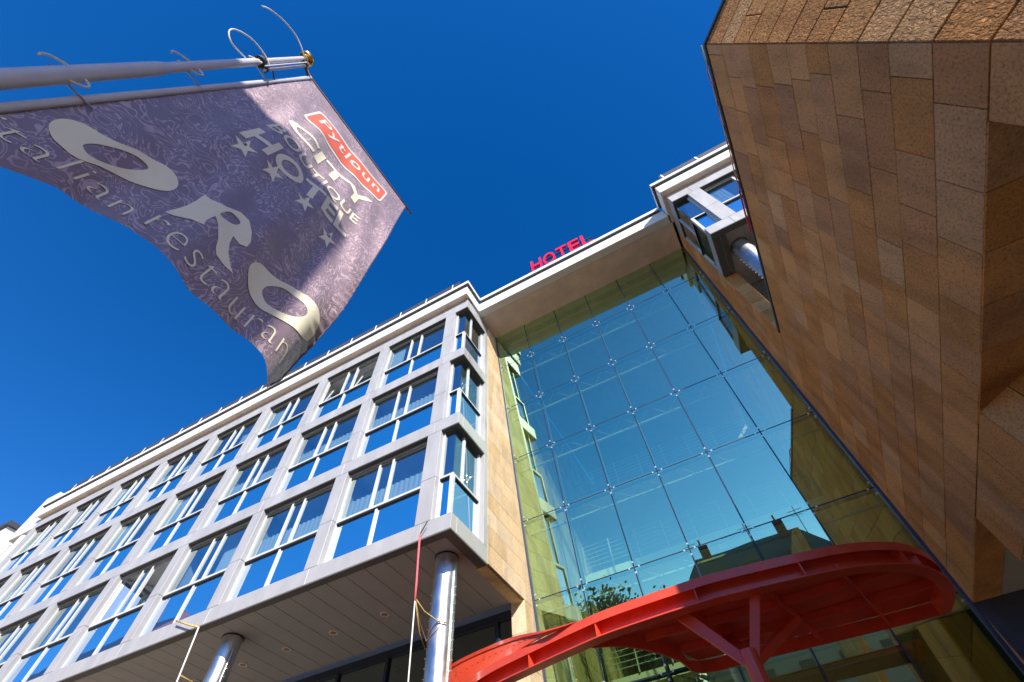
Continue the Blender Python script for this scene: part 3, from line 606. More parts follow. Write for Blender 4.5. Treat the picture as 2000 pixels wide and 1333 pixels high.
for i in (20, 28, 35, 46, 58, 68):
    p, iv = fr[i], inn[i]; d = Vector((iv.y, -iv.x, 0)); st = MB(); st.obox(p+iv*0.0+Vector((0, 0, 5.02))-d*0.008, d*0.016, iv*0.14, Vector((0, 0, 0.28))); st.build('stiffener', M['red'], can)
rear = [(2.56, 9.62), (1.67, 9.60), (0.63, 9.54), (-0.26, 9.48), (-1.27, 9.42), (-1.45, 8.81), (-1.67, 8.30), (-1.92, 7.93), (-2.20, 7.68), (-2.50, 7.52)]
k0 = min(range(len(fr)), key=lambda i: (fr[i]-Vector((-2.5, 7.32, 0))).length)
outl = [(p+iv*0.16).to_tuple()[:2] for p, iv in list(zip(fr, inn))[k0:]]+[(x-0.02, y) for x, y in rear[1:]]
dk = MB(); dk.slab(outl, 5.19, 5.215); dk.build('deck', M['red'], can)
rp = smooth([Vector((x, y, 0)) for x, y in rear], 3); rr2 = MB()
for a, b2 in zip(rp[:-1], rp[1:]):
    d = (b2-a); nn = Vector((d.y, -d.x, 0)).normalized()*0.03; rr2.obox(a+Vector((0, 0, 5.0)), d, nn, Vector((0, 0, 0.185)))
rr2.build('rear_edge', M['red'], can)
def rib(a, b2, z0=5.02, t=0.025):
    a, b2 = Vector((*a, z0)), Vector((*b2, z0)); d = b2-a; nn = Vector((d.y, -d.x, 0)).normalized()*t
    q = MB(); q.obox(a, d, nn, Vector((0, 0, 5.185-z0))); q.build('rib', M['red'], can, bevel=0.003)
rib((1.20, 7.56), (1.68, 9.56)); rib((0.18, 7.45), (0.66, 9.50)); rib((-1.0, 7.42), (-0.35, 9.44))
rib((2.25, 8.05), (1.34, 8.08), 5.06); rib((1.28, 8.08), (0.36, 8.10), 5.06); rib((2.45, 8.80), (1.50, 8.82), 5.06); rib((1.44, 8.82), (0.52, 8.84), 5.06); rib((0.27, 8.1), (-0.78, 8.05), 5.06); rib((0.44, 8.84), (-0.56, 8.78), 5.06); rib((-0.85, 8.0), (-1.75, 7.95), 5.06); rib((-0.62, 8.72), (-1.40, 8.66), 5.06)
# sloping roof plate at the left end
ua = [(-2.6, 7.37, 5.335), (-3.22, 7.40, 5.355), (-3.88, 7.71, 5.55), (-4.75, 8.16, 5.75), (-5.73, 8.63, 5.90), (-6.79, 9.28, 6.05), (-7.8, 9.9, 6.15)]
la = [(-2.6, 7.36, 5.33), (-3.22, 7.42, 5.33), (-3.70, 7.58, 5.33), (-4.43, 7.86, 5.33), (-5.12, 8.15, 5.33), (-6.1, 8.62, 5.33), (-7.2, 9.4, 5.33)]
U, L = smooth(ua, 5), smooth(la, 5); sh = MB(); n = len(U); vs = []
for a, b2 in zip(U, L): vs += [a, b2, a+Vector((0, 0.02, -0.02)), b2+Vector((0, 0.03, 0.0))]
fs = []
for i in range(n-1):
    j = 4*i; fs += [(j, j+1, j+5, j+4), (j+2, j+6, j+7, j+3), (j, j+4, j+6, j+2), (j+1, j+3, j+7, j+5)]
sh.add(vs, fs); sh.build('roof_plate', M['red'], can)
eb = MB()
for i_, (a, b2) in enumerate(zip(U[:-1], U[1:])): hh = 0.06*min(1, 0.08+i_/12); eb.obox(a+Vector((0, -0.03, -0.3*hh)), b2-a, Vector((0, 0.06, 0)), Vector((0, 0, hh)))
eb.build('roof_edge_bar', M['red'], can)
bl = MB()
for i in range(8, n-1):
    for t in (0.45,):
        c = U[i].lerp(L[i], t); nr = (L[i]-U[i]).cross(U[i+1]-U[i]).normalized(); nr = nr if nr.y < 0 else -nr; bl.obox(c-(U[i+1]-U[i]).normalized()*0.03, (U[i+1]-U[i]).normalized()*0.06, nr*0.004, (L[i]-U[i]).normalized()*0.008)
bl.build('rivet', M['black_detail'], can)
# branching post
tr = MB(); tx, ty = -0.345, 7.20
tr.tube((tx, ty, 0), (tx, ty, 4.30), 0.112, 20, 0.104); tr.build('post', M['red'], can)
def branch(base, tip, wv, bw_, tw, th=0.05):
    base, tip, wv = Vector(base), Vector(tip), Vector(wv).normalized(); d = (tip-base).normalized(); nv = d.cross(wv).normalized()*th
    q = MB(); vs = [base-wv*bw_-nv, base+wv*bw_-nv, tip+wv*tw-nv, tip-wv*tw-nv, base-wv*bw_+nv, base+wv*bw_+nv, tip+wv*tw+nv, tip-wv*tw+nv]
    q.add(vs, [(0, 3, 2, 1), (4, 5, 6, 7), (0, 1, 5, 4), (1, 2, 6, 5), (2, 3, 7, 6), (3, 0, 4, 7)]); q.build('branch', M['red'], can, bevel=0.008)
branch((tx+0.02, ty, 4.15), (0.06, 7.46, 5.06), (1, 0.3, 0), 0.065, 0.075); branch((tx-0.03, ty, 4.15), (-1.04, 7.50, 5.06), (1, 0, 1), 0.06, 0.09)
branch((tx, ty+0.03, 4.15), (0.42, 8.6, 5.06), (1, -0.4, 0), 0.07, 0.10); branch((tx-0.02, ty+0.03, 4.15), (-0.62, 8.6, 5.06), (1, 0.2, 0), 0.07, 0.10)

# ============================================================ ROOFTOP SIGN
def text_mesh(txt, offset=0.0, extrude=0.0, shear=0.0, spacing=1.0):
    c = bpy.data.curves.new('txt', 'FONT'); c.body = txt; c.offset = offset; c.extrude = extrude; c.shear = shear; c.resolution_u = 4; c.space_character = spacing
    o = bpy.data.objects.new('txt', c); S.collection.objects.link(o); bpy.context.view_layer.update()
    dg_ = bpy.context.evaluated_depsgraph_get(); me = bpy.data.meshes.new_from_object(o.evaluated_get(dg_))
    vs = [v.co.copy() for v in me.vertices]; fs = [tuple(p.vertices) for p in me.polygons]
    bpy.data.objects.remove(o); bpy.data.curves.remove(c); bpy.data.meshes.remove(me)
    return vs, fs
sgn = thing('rooftop_sign', 'red letters spelling HOTEL standing on the roof edge above the glass front', 'sign', (-1, 8, 19.1))
xl = -2.40
for ch, wd in zip('HOTEL', (0.50, 0.56, 0.50, 0.50, 0.50)):
    vs, fs = text_mesh(ch, offset=0.008, extrude=0.05); x0 = min(v.x for v in vs); x1 = max(v.x for v in vs); y0 = min(v.y for v in vs); y1 = max(v.y for v in vs)
    q = MB(); q.add([(xl+(v.x-x0)/(x1-x0)*wd, 8.0-v.z, 19.72+(v.y-y0)/(y1-y0)*1.14) for v in vs], fs); o = q.build('letter', M['signred'], sgn); xl += wd+0.085
q = MB(); q.box(-2.55, 0.45, 8.10, 8.14, 19.9, 19.95); q.box(-2.55, 0.45, 8.10, 8.14, 20.6, 20.65)
for x in (-2.3, -1.3, -0.3, 0.3): q.box(x, x+0.04, 8.14, 8.18, 19.12, 20.7)
q.build('support_frame', M['graphite'], sgn)

# ============================================================ FLAGPOLE AND BANNER
PX, PY = -1.872, -0.88
fp = thing('flagpole', 'tall white flagpole with a brass ball, holding the purple banner on a crossbar', 'flagpole', (PX, PY, 0))
q = MB(); q.tube((PX, PY, 0), (PX, PY, 5.05), 0.043, 24, 0.041); q.tube((PX, PY, 5.05), (PX, PY, 5.15), 0.041, 24, 0.033); q.tube((PX, PY, 5.15), (PX, PY, 6.50), 0.033, 24, 0.031); q.tube((PX, PY, 6.50), (PX, PY, 7.80), 0.025, 24); q.build('shaft', M['polewhite'], fp)
def sphere(mb, c, r, sx=1, sz=1, nu=20, nv=12):
    vs = []; fs = []
    for j in range(nv+1):
        th = math.pi*j/nv
        for i in range(nu): ph = 2*math.pi*i/nu; vs.append((c[0]+r*math.sin(th)*math.cos(ph), c[1]+r*math.sin(th)*math.sin(ph), c[2]+r*sz*math.cos(th)))
    for j in range(nv):
        for i in range(nu): fs.append((j*nu+i, j*nu+(i+1) % nu, (j+1)*nu+(i+1) % nu, (j+1)*nu+i))
    mb.add(vs, fs, smooth=True)
q = MB(); sphere(q, (PX-0.01, PY+0.0, 7.89), 0.085, sz=0.75); q.tube((PX, PY, 7.78), (PX, PY, 7.83), 0.045, 20); q.build('finial', M['brass'], fp)
FA = Vector((-1.93, -0.70, 7.75)); FU = Vector((0.0462, 0.9989, 0)); FN = Vector((0.9989, -0.0462, 0))
def FP(u, z, d=0.0): p = FA+FU*u+FN*d; return Vector((p.x, p.y, z))
MB().path([FP(-0.16, 7.80, 0.03), FP(0.0, 7.77), FP(0.9, 7.775), FP(1.86, 7.78)], 0.013, 10).build('crossbar', M['wood'], fp)
MB().path([FP(0.0, 7.76), FP(-0.045, 5.9), FP(-0.095, 3.9), FP(-0.13, 2.9)], 0.022, 12).build('hoist_tube', M['polewhite'], fp)
q = MB(); q.tube((PX+0.0, PY+0.075, 6.55), (PX+0.0, PY+0.075, 7.72), 0.013, 10); q.tube((PX+0.03, PY+0.055, 6.55), (PX+0.03, PY+0.055, 7.70), 0.008, 8); q.build('halyard_rail', M['white'], fp)
q = MB(); q.tube((PX, PY, 6.57), (PX, PY, 6.63), 0.05, 16); q.tube((PX, PY+0.02, 6.60), (PX, PY+0.09, 6.60), 0.03, 12); q.build('clamp', M['black_detail'], fp)
MB().tube((PX, PY+0.02, 7.70), (PX, PY+0.09, 7.70), 0.028, 12).build('clamp', M['black_detail'], fp)
def smooth_in(p): return smooth([Vector(q_) for q_ in p], 6)
def ring(z, r, tail, mat='ropewhite'):
    c = Vector((PX, PY-0.02, z)); pts = []
    for k in range(25):
        t = -2.1+k*(5.6/24); pts.append(c+Vector((0.03*math.sin(t), math.sin(t)*r*0.9, math.cos(t)*r*0.55)))
    MB().path(pts+[FP(tail, z+0.02, 0.01)], 0.0065, 8).build('tie', M[mat], fp)
for z in (4.32, 5.42): ring(z, 0.11, -0.03)
for z in (6.95,): ring(z-0.42, 0.05, 0.0)
MB().path(smooth_in([(PX+0.0, PY-0.04, 6.36), (PX+0.01, PY-0.15, 6.28), (PX+0.02, PY-0.24, 6.36), (PX+0.02, PY-0.26, 6.52), (PX+0.03, PY-0.18, 6.68), (PX+0.03, PY-0.05, 6.72), (PX+0.02, PY+0.05, 6.68)]), 0.007, 8).build('tie', M['ropewhite'], fp)
MB().path(smooth_in([FP(0.03, 7.70, 0.01), (PX, PY+0.06, 7.72), (PX+0.04, PY-0.05, 7.76), (PX+0.06, PY-0.2, 7.82), (PX+0.06, PY-0.36, 7.76), (PX+0.05, PY-0.47, 7.60), (PX+0.04, PY-0.50, 7.46)]), 0.008, 8).build('tie', M['ropewhite'], fp)
q = MB(); q.tube((PX, PY+0.07, 6.75), FP(0.0, 6.72, 0.0), 0.007, 6); q.tube((PX, PY+0.07, 7.66), FP(0.0, 7.7, 0.0), 0.014, 8); q.build('hook', M['graphite'], fp)
def interp(tab, x):
    if x <= tab[0][0]: return tab[0][1]
    for (a, va), (b2, vb) in zip(tab[:-1], tab[1:]):
        if x <= b2: return va+(vb-va)*(x-a)/(b2-a)
    return tab[-1][1]
UR = sorted([(7.75, 1.737), (6.9, 1.712), (6.0, 1.696), (5.26, 1.683), (4.4, 1.662), (4.0, 1.62), (3.76, 1.53), (3.4, 1.45)])
ZB = [(-0.14, 3.50), (0.0, 3.56), (0.12, 3.64), (0.25, 3.79), (0.35, 3.84), (0.45, 3.862), (0.63, 3.885), (0.75, 3.85), (0.88, 3.805), (1.05, 3.82), (1.24, 3.855), (1.38, 3.83), (1.52, 3.76)]
def sstep(a, b2, x): t = max(0, min(1, (x-a)/(b2-a))); return t*t*(3-2*t)
def disp(u, z):
    w_ = sstep(0, 1.2, 7.75-z)*sstep(-0.1, 0.35, u)
    d = w_*(0.030*math.sin(4.2*u+0.9*z+0.4)+0.014*math.sin(9.5*u-1.6*z+1.0)+0.006*math.sin(23*u+4*z))+0.006*math.sin(14*u)*sstep(0, 0.3, 7.75-z)
    lo = sstep(4.9, 3.8, z)
    d -= lo*3.2*max(0, u-1.38)**2 + 0.05*lo*math.exp(-((u-1.2)/0.2)**2)*0.4
    d += 0.010*math.sin(60*z)*sstep(1.5, 1.68, u)*sstep(6, 5, z)
    return d
bn, nt, b = newmat('purple_brocade')
tc = N(nt, 'ShaderNodeTexCoord'); mp = N(nt, 'ShaderNodeMapping'); mp.inputs['Scale'].default_value = (1, 1, 0.8); nt.links.new(tc.outputs['Object'], mp.inputs[0])
n1 = N(nt, 'ShaderNodeTexNoise', Scale=5.0, Detail=2.0, Distortion=2.4, Roughness=0.45); nt.links.new(mp.outputs[0], n1.inputs['Vector'])
mu = N(nt, 'ShaderNodeMath', operation='MULTIPLY'); mu.inputs[1].default_value = 7.0; nt.links.new(n1.outputs[0], mu.inputs[0]); fr_ = N(nt, 'ShaderNodeMath', operation='FRACT'); nt.links.new(mu.outputs[0], fr_.inputs[0])
vo = N(nt, 'ShaderNodeTexNoise', Scale=4.0, Detail=1.0); nt.links.new(mp.outputs[0], vo.inputs['Vector'])
line = ramp(nt, fr_.outputs[0], [(0.34, (0, 0, 0)), (0.44, (1, 1, 1)), (0.60, (1, 1, 1)), (0.70, (0, 0, 0))]); msk = ramp(nt, vo.outputs[0], [(0.36, (0.12, 0.12, 0.12)), (0.5, (0.95, 0.95, 0.95))])
ml = N(nt, 'ShaderNodeMath', operation='MULTIPLY'); nt.links.new(line.outputs[0], ml.inputs[0]); nt.links.new(msk.outputs[0], ml.inputs[1])
col = mixc(nt, ml.outputs[0], (0.050, 0.042, 0.095), (0.46, 0.36, 0.46))
nt.links.new(col, b.inputs['Base Color']); b.inputs['Roughness'].default_value = 0.42; b.inputs['Sheen Weight'].default_value = 0.5; b.inputs['Sheen Roughness'].default_value = 0.35; b.inputs['Specular IOR Level'].default_value = 0.6
tl = N(nt, 'ShaderNodeBsdfTranslucent'); nt.links.new(col, tl.inputs[0]); mx = N(nt, 'ShaderNodeMixShader'); mx.inputs[0].default_value = 0.12; gl = N(nt, 'ShaderNodeBsdfGlossy', Roughness=0.75); gl.inputs['Color'].default_value = (1, 0.80, 0.80, 1); m3 = N(nt, 'ShaderNodeMixShader'); m3.inputs[0].default_value = 0.24
nt.links.new(b.outputs[0], mx.inputs[1]); nt.links.new(tl.outputs[0], mx.inputs[2]); nt.links.new(mx.outputs[0], m3.inputs[1]); nt.links.new(gl.outputs[0], m3.inputs[2]); nt.links.new(m3.outputs[0], nt.nodes['Material Output'].inputs[0])
wv = N(nt, 'ShaderNodeTexNoise', Scale=60.0, Detail=3.0); bp = N(nt, 'ShaderNodeBump', Strength=0.25, Distance=0.006); nt.links.new(mp.outputs[0], wv.inputs['Vector']); nt.links.new(wv.outputs[0], bp.inputs['Height']); nt.links.new(bp.outputs[0], b.inputs['Normal'])
M['banner'] = bn
M['cream'] = paint('cream_print', (0.97, 0.92, 0.72), 0.5, var=0.04); M['logored'] = paint('salmon_print', (0.80, 0.16, 0.09), 0.5, var=0.04); M['logowhite'] = paint('white_print', (0.80, 0.78, 0.74), 0.5, var=0.02); M['hem'] = paint('dark_hem', (0.09, 0.06, 0.12), 0.6)
NU, NV = 90, 180; q = MB(); vs = []
for j in range(NV+1):
    for i in range(NU+1):
        s = i/NU; t = j/NV; zz = 7.765-t*3.95
        for _ in range(3):
            ul = -0.01-0.0247*(7.74-zz); ur = interp(UR, zz); u = ul+(ur-ul)*s; zz = 7.765+t*(interp(ZB, u)-7.765)
        vs.append(FP(u, zz, disp(u, zz)))
q.add(vs, [(j*(NU+1)+i, j*(NU+1)+i+1, (j+1)*(NU+1)+i+1, (j+1)*(NU+1)+i) for j in range(NV) for i in range(NU)], smooth=True)
ban = thing('banner', 'purple brocade banner with cream ORO italian restaurant lettering, hanging from the flagpole', 'banner', (-1.9, 0.15, 7.75))
cloth = q.build('cloth', M['banner'], ban, recalc=False)
def on_cloth(name, pts2, faces, mat, off=0.004):
    """pts2: (u, z) points; cut on a fine grid so that the print follows the folds"""
    bm = bmesh.new(); bv = [bm.verts.new((p[0], p[1], 0)) for p in pts2]
    for f in faces:
        try: bm.faces.new([bv[i] for i in f])
        except ValueError: pass
    us = [p[0] for p in pts2]; zs_ = [p[1] for p in pts2]; st_ = 0.035
    for ax, lo, hi in ((0, min(us), max(us)), (1, min(zs_), max(zs_))):
        x = math.ceil(lo/st_)*st_
        while x < hi:
            co = (x, 0, 0) if ax == 0 else (0, x, 0); no = (1, 0, 0) if ax == 0 else (0, 1, 0)
            bmesh.ops.bisect_plane(bm, geom=bm.verts[:]+bm.edges[:]+bm.faces[:], plane_co=co, plane_no=no, dist=1e-6); x += st_
    bm.verts.ensure_lookup_table(); bm.verts.index_update()
    vs = [FP(v.co.x, v.co.y, disp(v.co.x, v.co.y)+off) for v in bm.verts]; fs = [tuple(v.index for v in f.verts) for f in bm.faces]; bm.free()
    # keep faces turned towards +FN
    out = []
    for f in fs:
        n_ = (vs[f[1]]-vs[f[0]]).cross(vs[f[2]]-vs[f[0]]); out.append(f if n_.dot(FN) > 0 else f[::-1])
    mb = MB(); mb.add(vs, out, smooth=True); return mb.build(name, mat, ban, recalc=False)
def outline_fill(loops):
    bm = bmesh.new()
    for lp in loops:
        vs = [bm.verts.new((a, b2, 0)) for a, b2 in lp]
        for i in range(len(vs)): bm.edges.new((vs[i], vs[(i+1) % len(vs)]))
    bmesh.ops.triangle_fill(bm, use_beauty=True, use_dissolve=False, edges=bm.edges[:]); bm.verts.index_update()
    P = [(v.co.x, v.co.y) for v in bm.verts]; F = [tuple(v.index for v in f.verts) for f in bm.faces]; bm.free(); return P, F
def cat(lp, n=3):
    m_ = len(lp); out = []
    for i in range(m_):
        p0, p1, p2_, p3 = [Vector(lp[(i+k) % m_]+(0,)) for k in (-1, 0, 1, 2)]
        for k in range(n): t = k/n; v = 0.5*((2*p1)+(p2_-p0)*t+(2*p0-5*p1+4*p2_-p3)*t*t+(3*p1-p0-3*p2_+p3)*t**3); out.append((v.x, v.y))
    return out
O1 = [(0.02, 4.0), (-0.006, 4.041), (-0.015, 4.098), (-0.009, 4.149), (0.015, 4.2), (0.05, 4.231), (0.106, 4.261), (0.157, 4.316), (0.204, 4.394), (0.259, 4.444), (0.315, 4.489), (0.372, 4.491), (0.42, 4.455), (0.443, 4.402), (0.442, 4.336), (0.409, 4.268), (0.351, 4.209), (0.283, 4.149), (0.222, 4.078), (0.18, 4.01), (0.143, 3.979), (0.102, 3.973), (0.061, 3.972)]
O1i = [(0.123, 4.078), (0.117, 4.111), (0.127, 4.163), (0.156, 4.229), (0.189, 4.295), (0.231, 4.356), (0.276, 4.375), (0.299, 4.36), (0.292, 4.309), (0.266, 4.226), (0.235, 4.157), (0.2, 4.099), (0.161, 4.066)]
RO = [(0.524, 4.153), (0.546, 4.321), (0.547, 4.426), (0.54, 4.543), (0.582, 4.533), (0.661, 4.581), (0.728, 4.661), (0.793, 4.658), (0.857, 4.565), (0.896, 4.474), (0.902, 4.413), (0.865, 4.381), (0.809, 4.402), (0.828, 4.324), (0.865, 4.244), (0.923, 4.171), (0.964, 4.137), (0.905, 4.134), (0.833, 4.155), (0.802, 4.198), (0.779, 4.26), (0.712, 4.37), (0.668, 4.413), (0.662, 4.32), (0.676, 4.267), (0.617, 4.24), (0.562, 4.182)]
RI = [(0.675, 4.459), (0.683, 4.544), (0.708, 4.577), (0.752, 4.579), (0.776, 4.556), (0.766, 4.505), (0.726, 4.471)]
O2 = [(1.009, 4.271), (0.991, 4.334), (1.002, 4.395), (1.043, 4.448), (1.115, 4.472), (1.186, 4.503), (1.259, 4.566), (1.337, 4.601), (1.446, 4.605), (1.542, 4.582), (1.596, 4.498), (1.604, 4.402), (1.571, 4.32), (1.496, 4.253), (1.388, 4.218), (1.291, 4.174), (1.217, 4.142), (1.144, 4.154), (1.075, 4.19)]
O2i = [(1.15, 4.28), (1.148, 4.338), (1.177, 4.399), (1.239, 4.475), (1.314, 4.506), (1.393, 4.508), (1.443, 4.472), (1.45, 4.412), (1.4, 4.323), (1.309, 4.256), (1.232, 4.221), (1.184, 4.238)]
for lp in ([cat(O1), cat(O1i)], [RO, cat(RI)], [cat(O2), cat(O2i)]):
    P, F = outline_fill(lp); on_cloth('letter', P, F, M['cream'])
def quad_text(txt, bl, br, tl_, tr_, mat, offset=0.0, name='lettering', off=0.004, basef=None, spacing=1.0):
    vs, fs = text_mesh(txt, offset=offset, spacing=spacing); x0 = min(v.x for v in vs); x1 = max(v.x for v in vs); y0 = 0 if basef else min(v.y for v in vs); y1 = max(v.y for v in vs); P = []
    for v in vs:
        a = (v.x-x0)/(x1-x0); c = (v.y-y0)/(y1-y0)
        if basef: u = bl+(br-bl)*a; P.append((u, basef(u)+tl_*c))
        else: P.append(tuple((1-c)*((1-a)*bl[k]+a*br[k])+c*((1-a)*tl_[k]+a*tr_[k]) for k in (0, 1)))
    return on_cloth(name, P, fs, mat, off)
quad_text('HOTEL', (0.287, 5.422), (1.371, 5.796), (0.305, 5.76), (1.316, 6.106), M['cream'], 0.03)
quad_text('BOUTIQUE', (0.297, 5.851), (1.375, 6.13), (0.327, 6.088), (1.365, 6.33), M['cream'], 0.01)
quad_text('CITY', (0.330, 6.218), (1.368, 6.50), (0.334, 6.46), (1.368, 6.85), M['cream'], 0.03)
BT = [(-0.1, 3.70), (0.14, 3.796), (0.161, 3.829), (0.189, 3.863), (0.307, 3.925), (0.443, 3.925), (0.532, 3.965), (0.827, 3.911), (0.995, 3.902), (1.175, 3.909), (1.38, 3.95), (1.5, 3.93)]
bf = lambda u: interp(BT, u)
quad_text('italian', -0.06, 0.455, 0.155, None, M['cream'], -0.019, basef=bf, spacing=1.1)
quad_text('restauran', 0.525, 1.50, 0.165, None, M['cream'], -0.019, basef=bf, spacing=1.1)
def rrect(c4, r, n=5):
    pts = []
    for i in range(4):
        p = Vector(c4[i]); a = (Vector(c4[i-1])-p).normalized()*r; b2 = (Vector(c4[(i+1) % 4])-p).normalized()*r
        for k in range(n+1): t = k/n; pts.append(tuple(p+a*(1-t)**2+b2*t**2))
    return pts
L4 = [(0.325, 6.743), (1.427, 7.022), (1.442, 7.461), (0.345, 7.334)]
P = rrect(L4, 0.07); on_cloth('logo_border', P, [tuple(range(len(P)))], M['logowhite'])
I4 = [(0.350, 6.800), (1.402, 7.060), (1.414, 7.418), (0.368, 7.285)]
P = rrect(I4, 0.05); on_cloth('logo_field', P, [tuple(range(len(P)))], M['logored'], 0.007)
quad_text('Pytloun', (0.43, 6.93), (1.35, 7.12), (0.44, 7.22), (1.34, 7.37), M['logowhite'], 0.012, off=0.010, spacing=1.12)
for (cx, cz, ro_) in ((0.386, 5.334, 0.2), (0.617, 5.423, 0.1), (0.921, 5.50, 0.0), (1.247, 5.50, -0.1)):
    P = []
    for k in range(10):
        a = math.pi/2+ro_+k*math.pi/5; r_ = 1.0 if k % 2 == 0 else 0.40; P.append((cx+0.092*r_*math.cos(a), cz+0.15*r_*math.sin(a)))
    on_cloth('star', P, [tuple(range(10))], M['cream'])
hm = [FP(interp(UR, z)-0.006, z, disp(interp(UR, z)-0.006, z)+0.003) for z in [7.72-0.05*k for k in range(79)]]
MB().path(hm, 0.006, 5).build('hem', M['hem'], ban)

# ============================================================ FAR LEFT BUILDINGS
fn = thing('stone_fin', 'tall white stone-clad fin wall rising past the left end of the hotel wing', 'wall', (-35.2, 8.4, 0))
q = MB(); rnd = random.Random(8)
zf2 = [6.0+0.95*i for i in range(17)]
blocks(q, (0, 7.6, 0), (1, 0, 0), (0, -1, 0), zf2, -36.3, -35.0, 41, [(0.78, 0.76, 0.72), (0.74, 0.73, 0.7), (0.8, 0.77, 0.73)], lens=(2, 3), gap=0.02)
blocks(q, (-35.0, 0, 0), (0, 1, 0), (1, 0, 0), zf2, 7.61, 10.0, 42, [(0.78, 0.76, 0.72), (0.74, 0.73, 0.7), (0.8, 0.77, 0.73)], lens=(1, 2), gap=0.02)
q.build('cladding', M['stonelight'], fn); q = MB(); q.box(-36.28, -35.06, 7.66, 10, 0, 21.15); q.slab([(-36.3, 7.6), (-35.0, 7.6), (-35.0, 10), (-36.3, 10)], 21.2, 22.0); q.build('core', M['whiteren'], fn)
c4 = thing('round_column', 'thick white round column at the left end of the hotel wing', 'column', (-32.1, 7.6, 0))
MB().tube((-32.1, 7.6, 0), (-32.1, 7.6, 17.6), 0.55, 36).build('shaft', M['whiteren'], c4); MB().box(-33.2, -31.3, 7.0, 9.0, 17.61, 18.2).build('capital', M['whiteren'], c4)
li = thing('stair_tower', 'white stair tower with narrow blue windows between the wing and the round column', 'building', (-32.5, 10, 0))
q = MB()
for k in range(4): q.box(-34.9, -31.25, 9.0, 9.2, 5.6+3.27*k+2.2, 5.6+3.27*(k+1))
q.box(-34.9, -34.2, 9.0, 9.2, 4, 18.2); q.box(-31.9, -31.25, 9.01, 9.21, 4, 18.2); q.build('wall', M['whiteren'], li)
q = MB(); q.box(-34.2, -31.9, 9.1, 9.12, 4, 18.2); q.build('window', M['spandrel'], li)
wb = thing('white_building', 'white rendered building with a round blue window at the far left', 'building', (-50, 12, 0))
q = MB(); q.box(-66, -46.0, 9.0, 16, 0, 24.6); q.build('wall', M['whiteren'], wb)
q = MB(); q.box(-66.4, -45.8, 8.8, 16.2, 24.6, 24.95); q.build('roof_edge', M['graphite'], wb)
MB().tube((-47.0, 8.97, 23.0), (-47.0, 9.05, 23.0), 0.42, 28).build('round_window', M['spandrel'], wb)
q = MB()
for k in range(3): q.box(-52, -46.4, 8.96, 9.0, 21.0-1.1*k, 21.15-1.1*k)
q.build('louvre', M['graphite'], wb)

# ============================================================ STREET BEHIND THE VIEWER (seen in the reflections)
def house(x0, x1, y0, y1, h, rh, label, wm, rmn, seed, axis='x', chim=2):
    t = thing('house', label, 'house', ((x0+x1)/2, (y0+y1)/2, 0), 'houses across the street')
    MB().box(x0, x1, y0, y1, 0, h).build('wall', wm, t); q = MB()
    if axis == 'x':
        ym = (y0+y1)/2; q.add([(x0-0.4, y0-0.5, h+0.01), (x1+0.4, y0-0.5, h+0.01), (x1+0.4, y1+0.5, h+0.01), (x0-0.4, y1+0.5, h+0.01), (x0+2.5, ym, h+rh), (x1-2.5, ym, h+rh)], [(0, 1, 5, 4), (2, 3, 4, 5), (1, 2, 5), (3, 0, 4), (0, 3, 2, 1)])
    else:
        xm = (x0+x1)/2; q.add([(x0-0.5, y0-0.4, h+0.01), (x1+0.5, y0-0.4, h+0.01), (x1+0.5, y1+0.4, h+0.01), (x0-0.5, y1+0.4, h+0.01), (xm, y0, h+rh), (xm, y1, h+rh)], [(0, 1, 4), (1, 2, 5, 4), (2, 3, 5), (3, 0, 4, 5), (0, 3, 2, 1)])
    q.build('roof', rmn, t); r_ = random.Random(seed)
    for k in range(chim):
        x = x0+(x1-x0)*(0.25+0.5*k/max(1, chim-1)); y = (y0+y1)/2+0.6
        q = MB(); q.box(x-0.45, x+0.45, y-0.3, y+0.3, h+rh*0.4, h+rh+0.9); q.tube((x-0.2, y, h+rh+0.9), (x-0.2, y, h+rh+1.5), 0.1, 8); q.build('chimney', M['roofred'], t)
    w_ = MB(); n_ = max(2, int((x1-x0)/2.6)); fz = 1.2
    while fz+1.6 < h:
        for k in range(n_):
            cx = x0+(k+0.5)*(x1-x0)/n_; w_.box(cx-0.55, cx+0.55, y1, y1+0.03, fz, fz+1.6)
        fz += 3.2
    w_.build('window', M['darkglass'] if False else M['darkclad'], t)
    return t
house(-6, 9, -36, -26, 11.2, 4.6, 'ochre house with a broad grey hipped roof straight across the street', M['render'], M['roofgrey'], 1)
hq = [o for o in S.objects if o.name == 'house'][0]
for dx in (-2.5, 0.6, 4.6):
    q = MB(); q.box(dx, dx+1.6, -27.4, -26.2, 11.5, 13.4); q.add([(dx-0.15, -26.1, 13.42), (dx+1.75, -26.1, 13.42), (dx+0.8, -26.1, 14.1), (dx-0.15, -28.8, 13.42), (dx+1.75, -28.8, 13.42), (dx+0.8, -28.8, 14.1)], [(0, 1, 2), (3, 5, 4), (0, 2, 5, 3), (1, 4, 5, 2), (0, 3, 4, 1)]); q.build('dormer', M['roofgrey'], hq)
    q = MB(); q.box(dx+0.3, dx+1.3, -26.18, -26.15, 11.9, 13.1); q.build('window', M['glass'], hq)
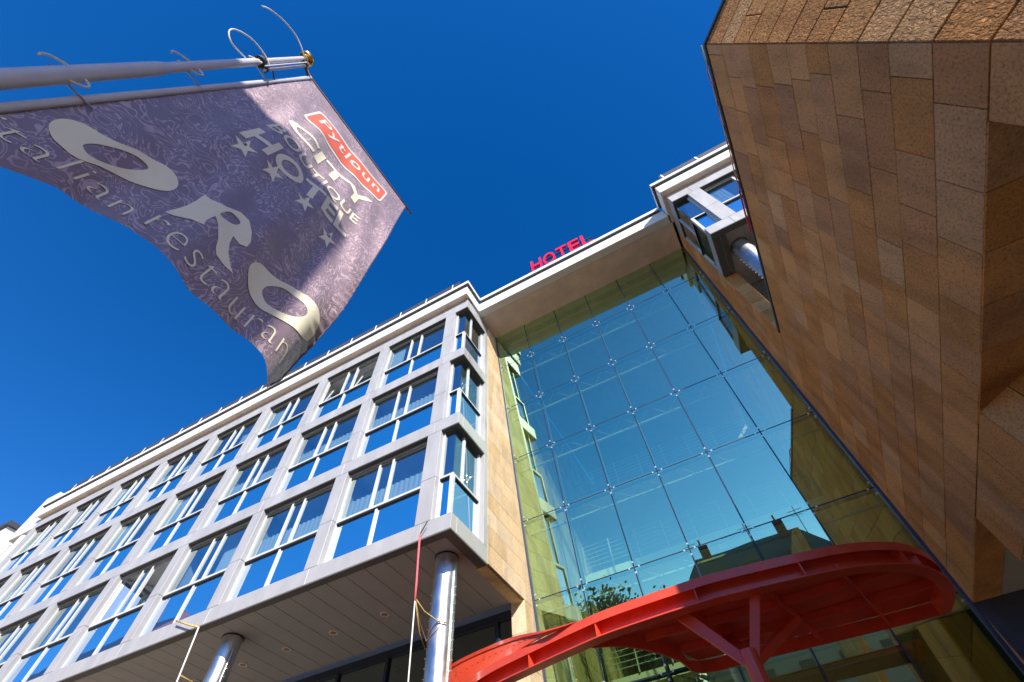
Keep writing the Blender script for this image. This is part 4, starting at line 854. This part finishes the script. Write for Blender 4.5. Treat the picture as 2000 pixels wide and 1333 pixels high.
for ax in (-3.6, 2.2, 7.2):
    q = MB(); q.tube((ax, -31, 14), (ax, -31, 17.6), 0.04, 6); q.tube((ax-0.7, -31, 17.2), (ax+0.7, -31, 17.2), 0.025, 6); q.tube((ax-0.5, -31, 16.8), (ax+0.5, -31, 16.8), 0.025, 6); q.build('aerial', M['graphite'], hq)
house(-22, -8, -40, -28, 9.0, 3.4, 'lower pale house with a green-grey roof left of the ochre house', M['whiteren'], M['roofgrey'], 2)
house(11, 26, -38, -27, 10.5, 4.2, 'pale house with grey roof at the right end of the street', M['whiteren'], M['roofgrey'], 3)
house(-66, -42, -17, -2, 15.0, 9.5, 'tall house with a steep maroon tiled roof at the far left of the street', M['render'], M['roofred'], 4, 'x')
house(-41, -27, -38, -22, 11.0, 5.0, 'middle house with a red tiled roof and brick chimney', M['render'], M['roofred'], 5, 'y')
def tree(x, y, h, label, seed):
    t = thing('tree', label, 'tree', (x, y, 0), 'street trees'); r_ = random.Random(seed); q = MB()
    q.tube((x, y, 0), (x+0.2, y, h*0.45), 0.28, 10, 0.18); limbs = []
    for k in range(7):
        a = k*0.9+r_.uniform(-.3, .3); e = Vector((x+0.2+math.cos(a)*h*0.16, y+math.sin(a)*h*0.16, h*(0.62+0.05*k))); q.tube((x+0.2, y, h*(0.33+0.03*k)), e, 0.10, 6, 0.03); limbs.append(e)
    q.build('trunk', M['bark'], t); q = MB()
    for k in range(7000):
        c = r_.choice(limbs); v = Vector((r_.gauss(0, 1), r_.gauss(0, 1), r_.gauss(0, 0.8))); v = v*(h*0.085); p = c+v; s = r_.uniform(0.10, 0.22); a = Vector((r_.uniform(-1, 1), r_.uniform(-1, 1), r_.uniform(-1, 1))).normalized(); b2 = a.orthogonal().normalized()*s; c2 = a.cross(b2).normalized()*s
        q.add([p-b2-c2*0.6, p+b2-c2*0.6, p+b2+c2*0.6, p-b2+c2*0.6], [(0, 1, 2, 3)])
    q.build('crown', M['leaf'], t, recalc=False)
tree(-13.5, -22, 13.5, 'leafy street tree opposite the glass front', 1); tree(-9.5, -24, 12.0, 'smaller leafy tree beside the street tree opposite', 2)

for o in S.objects:
    if '_pivot' in o: del o['_pivot']
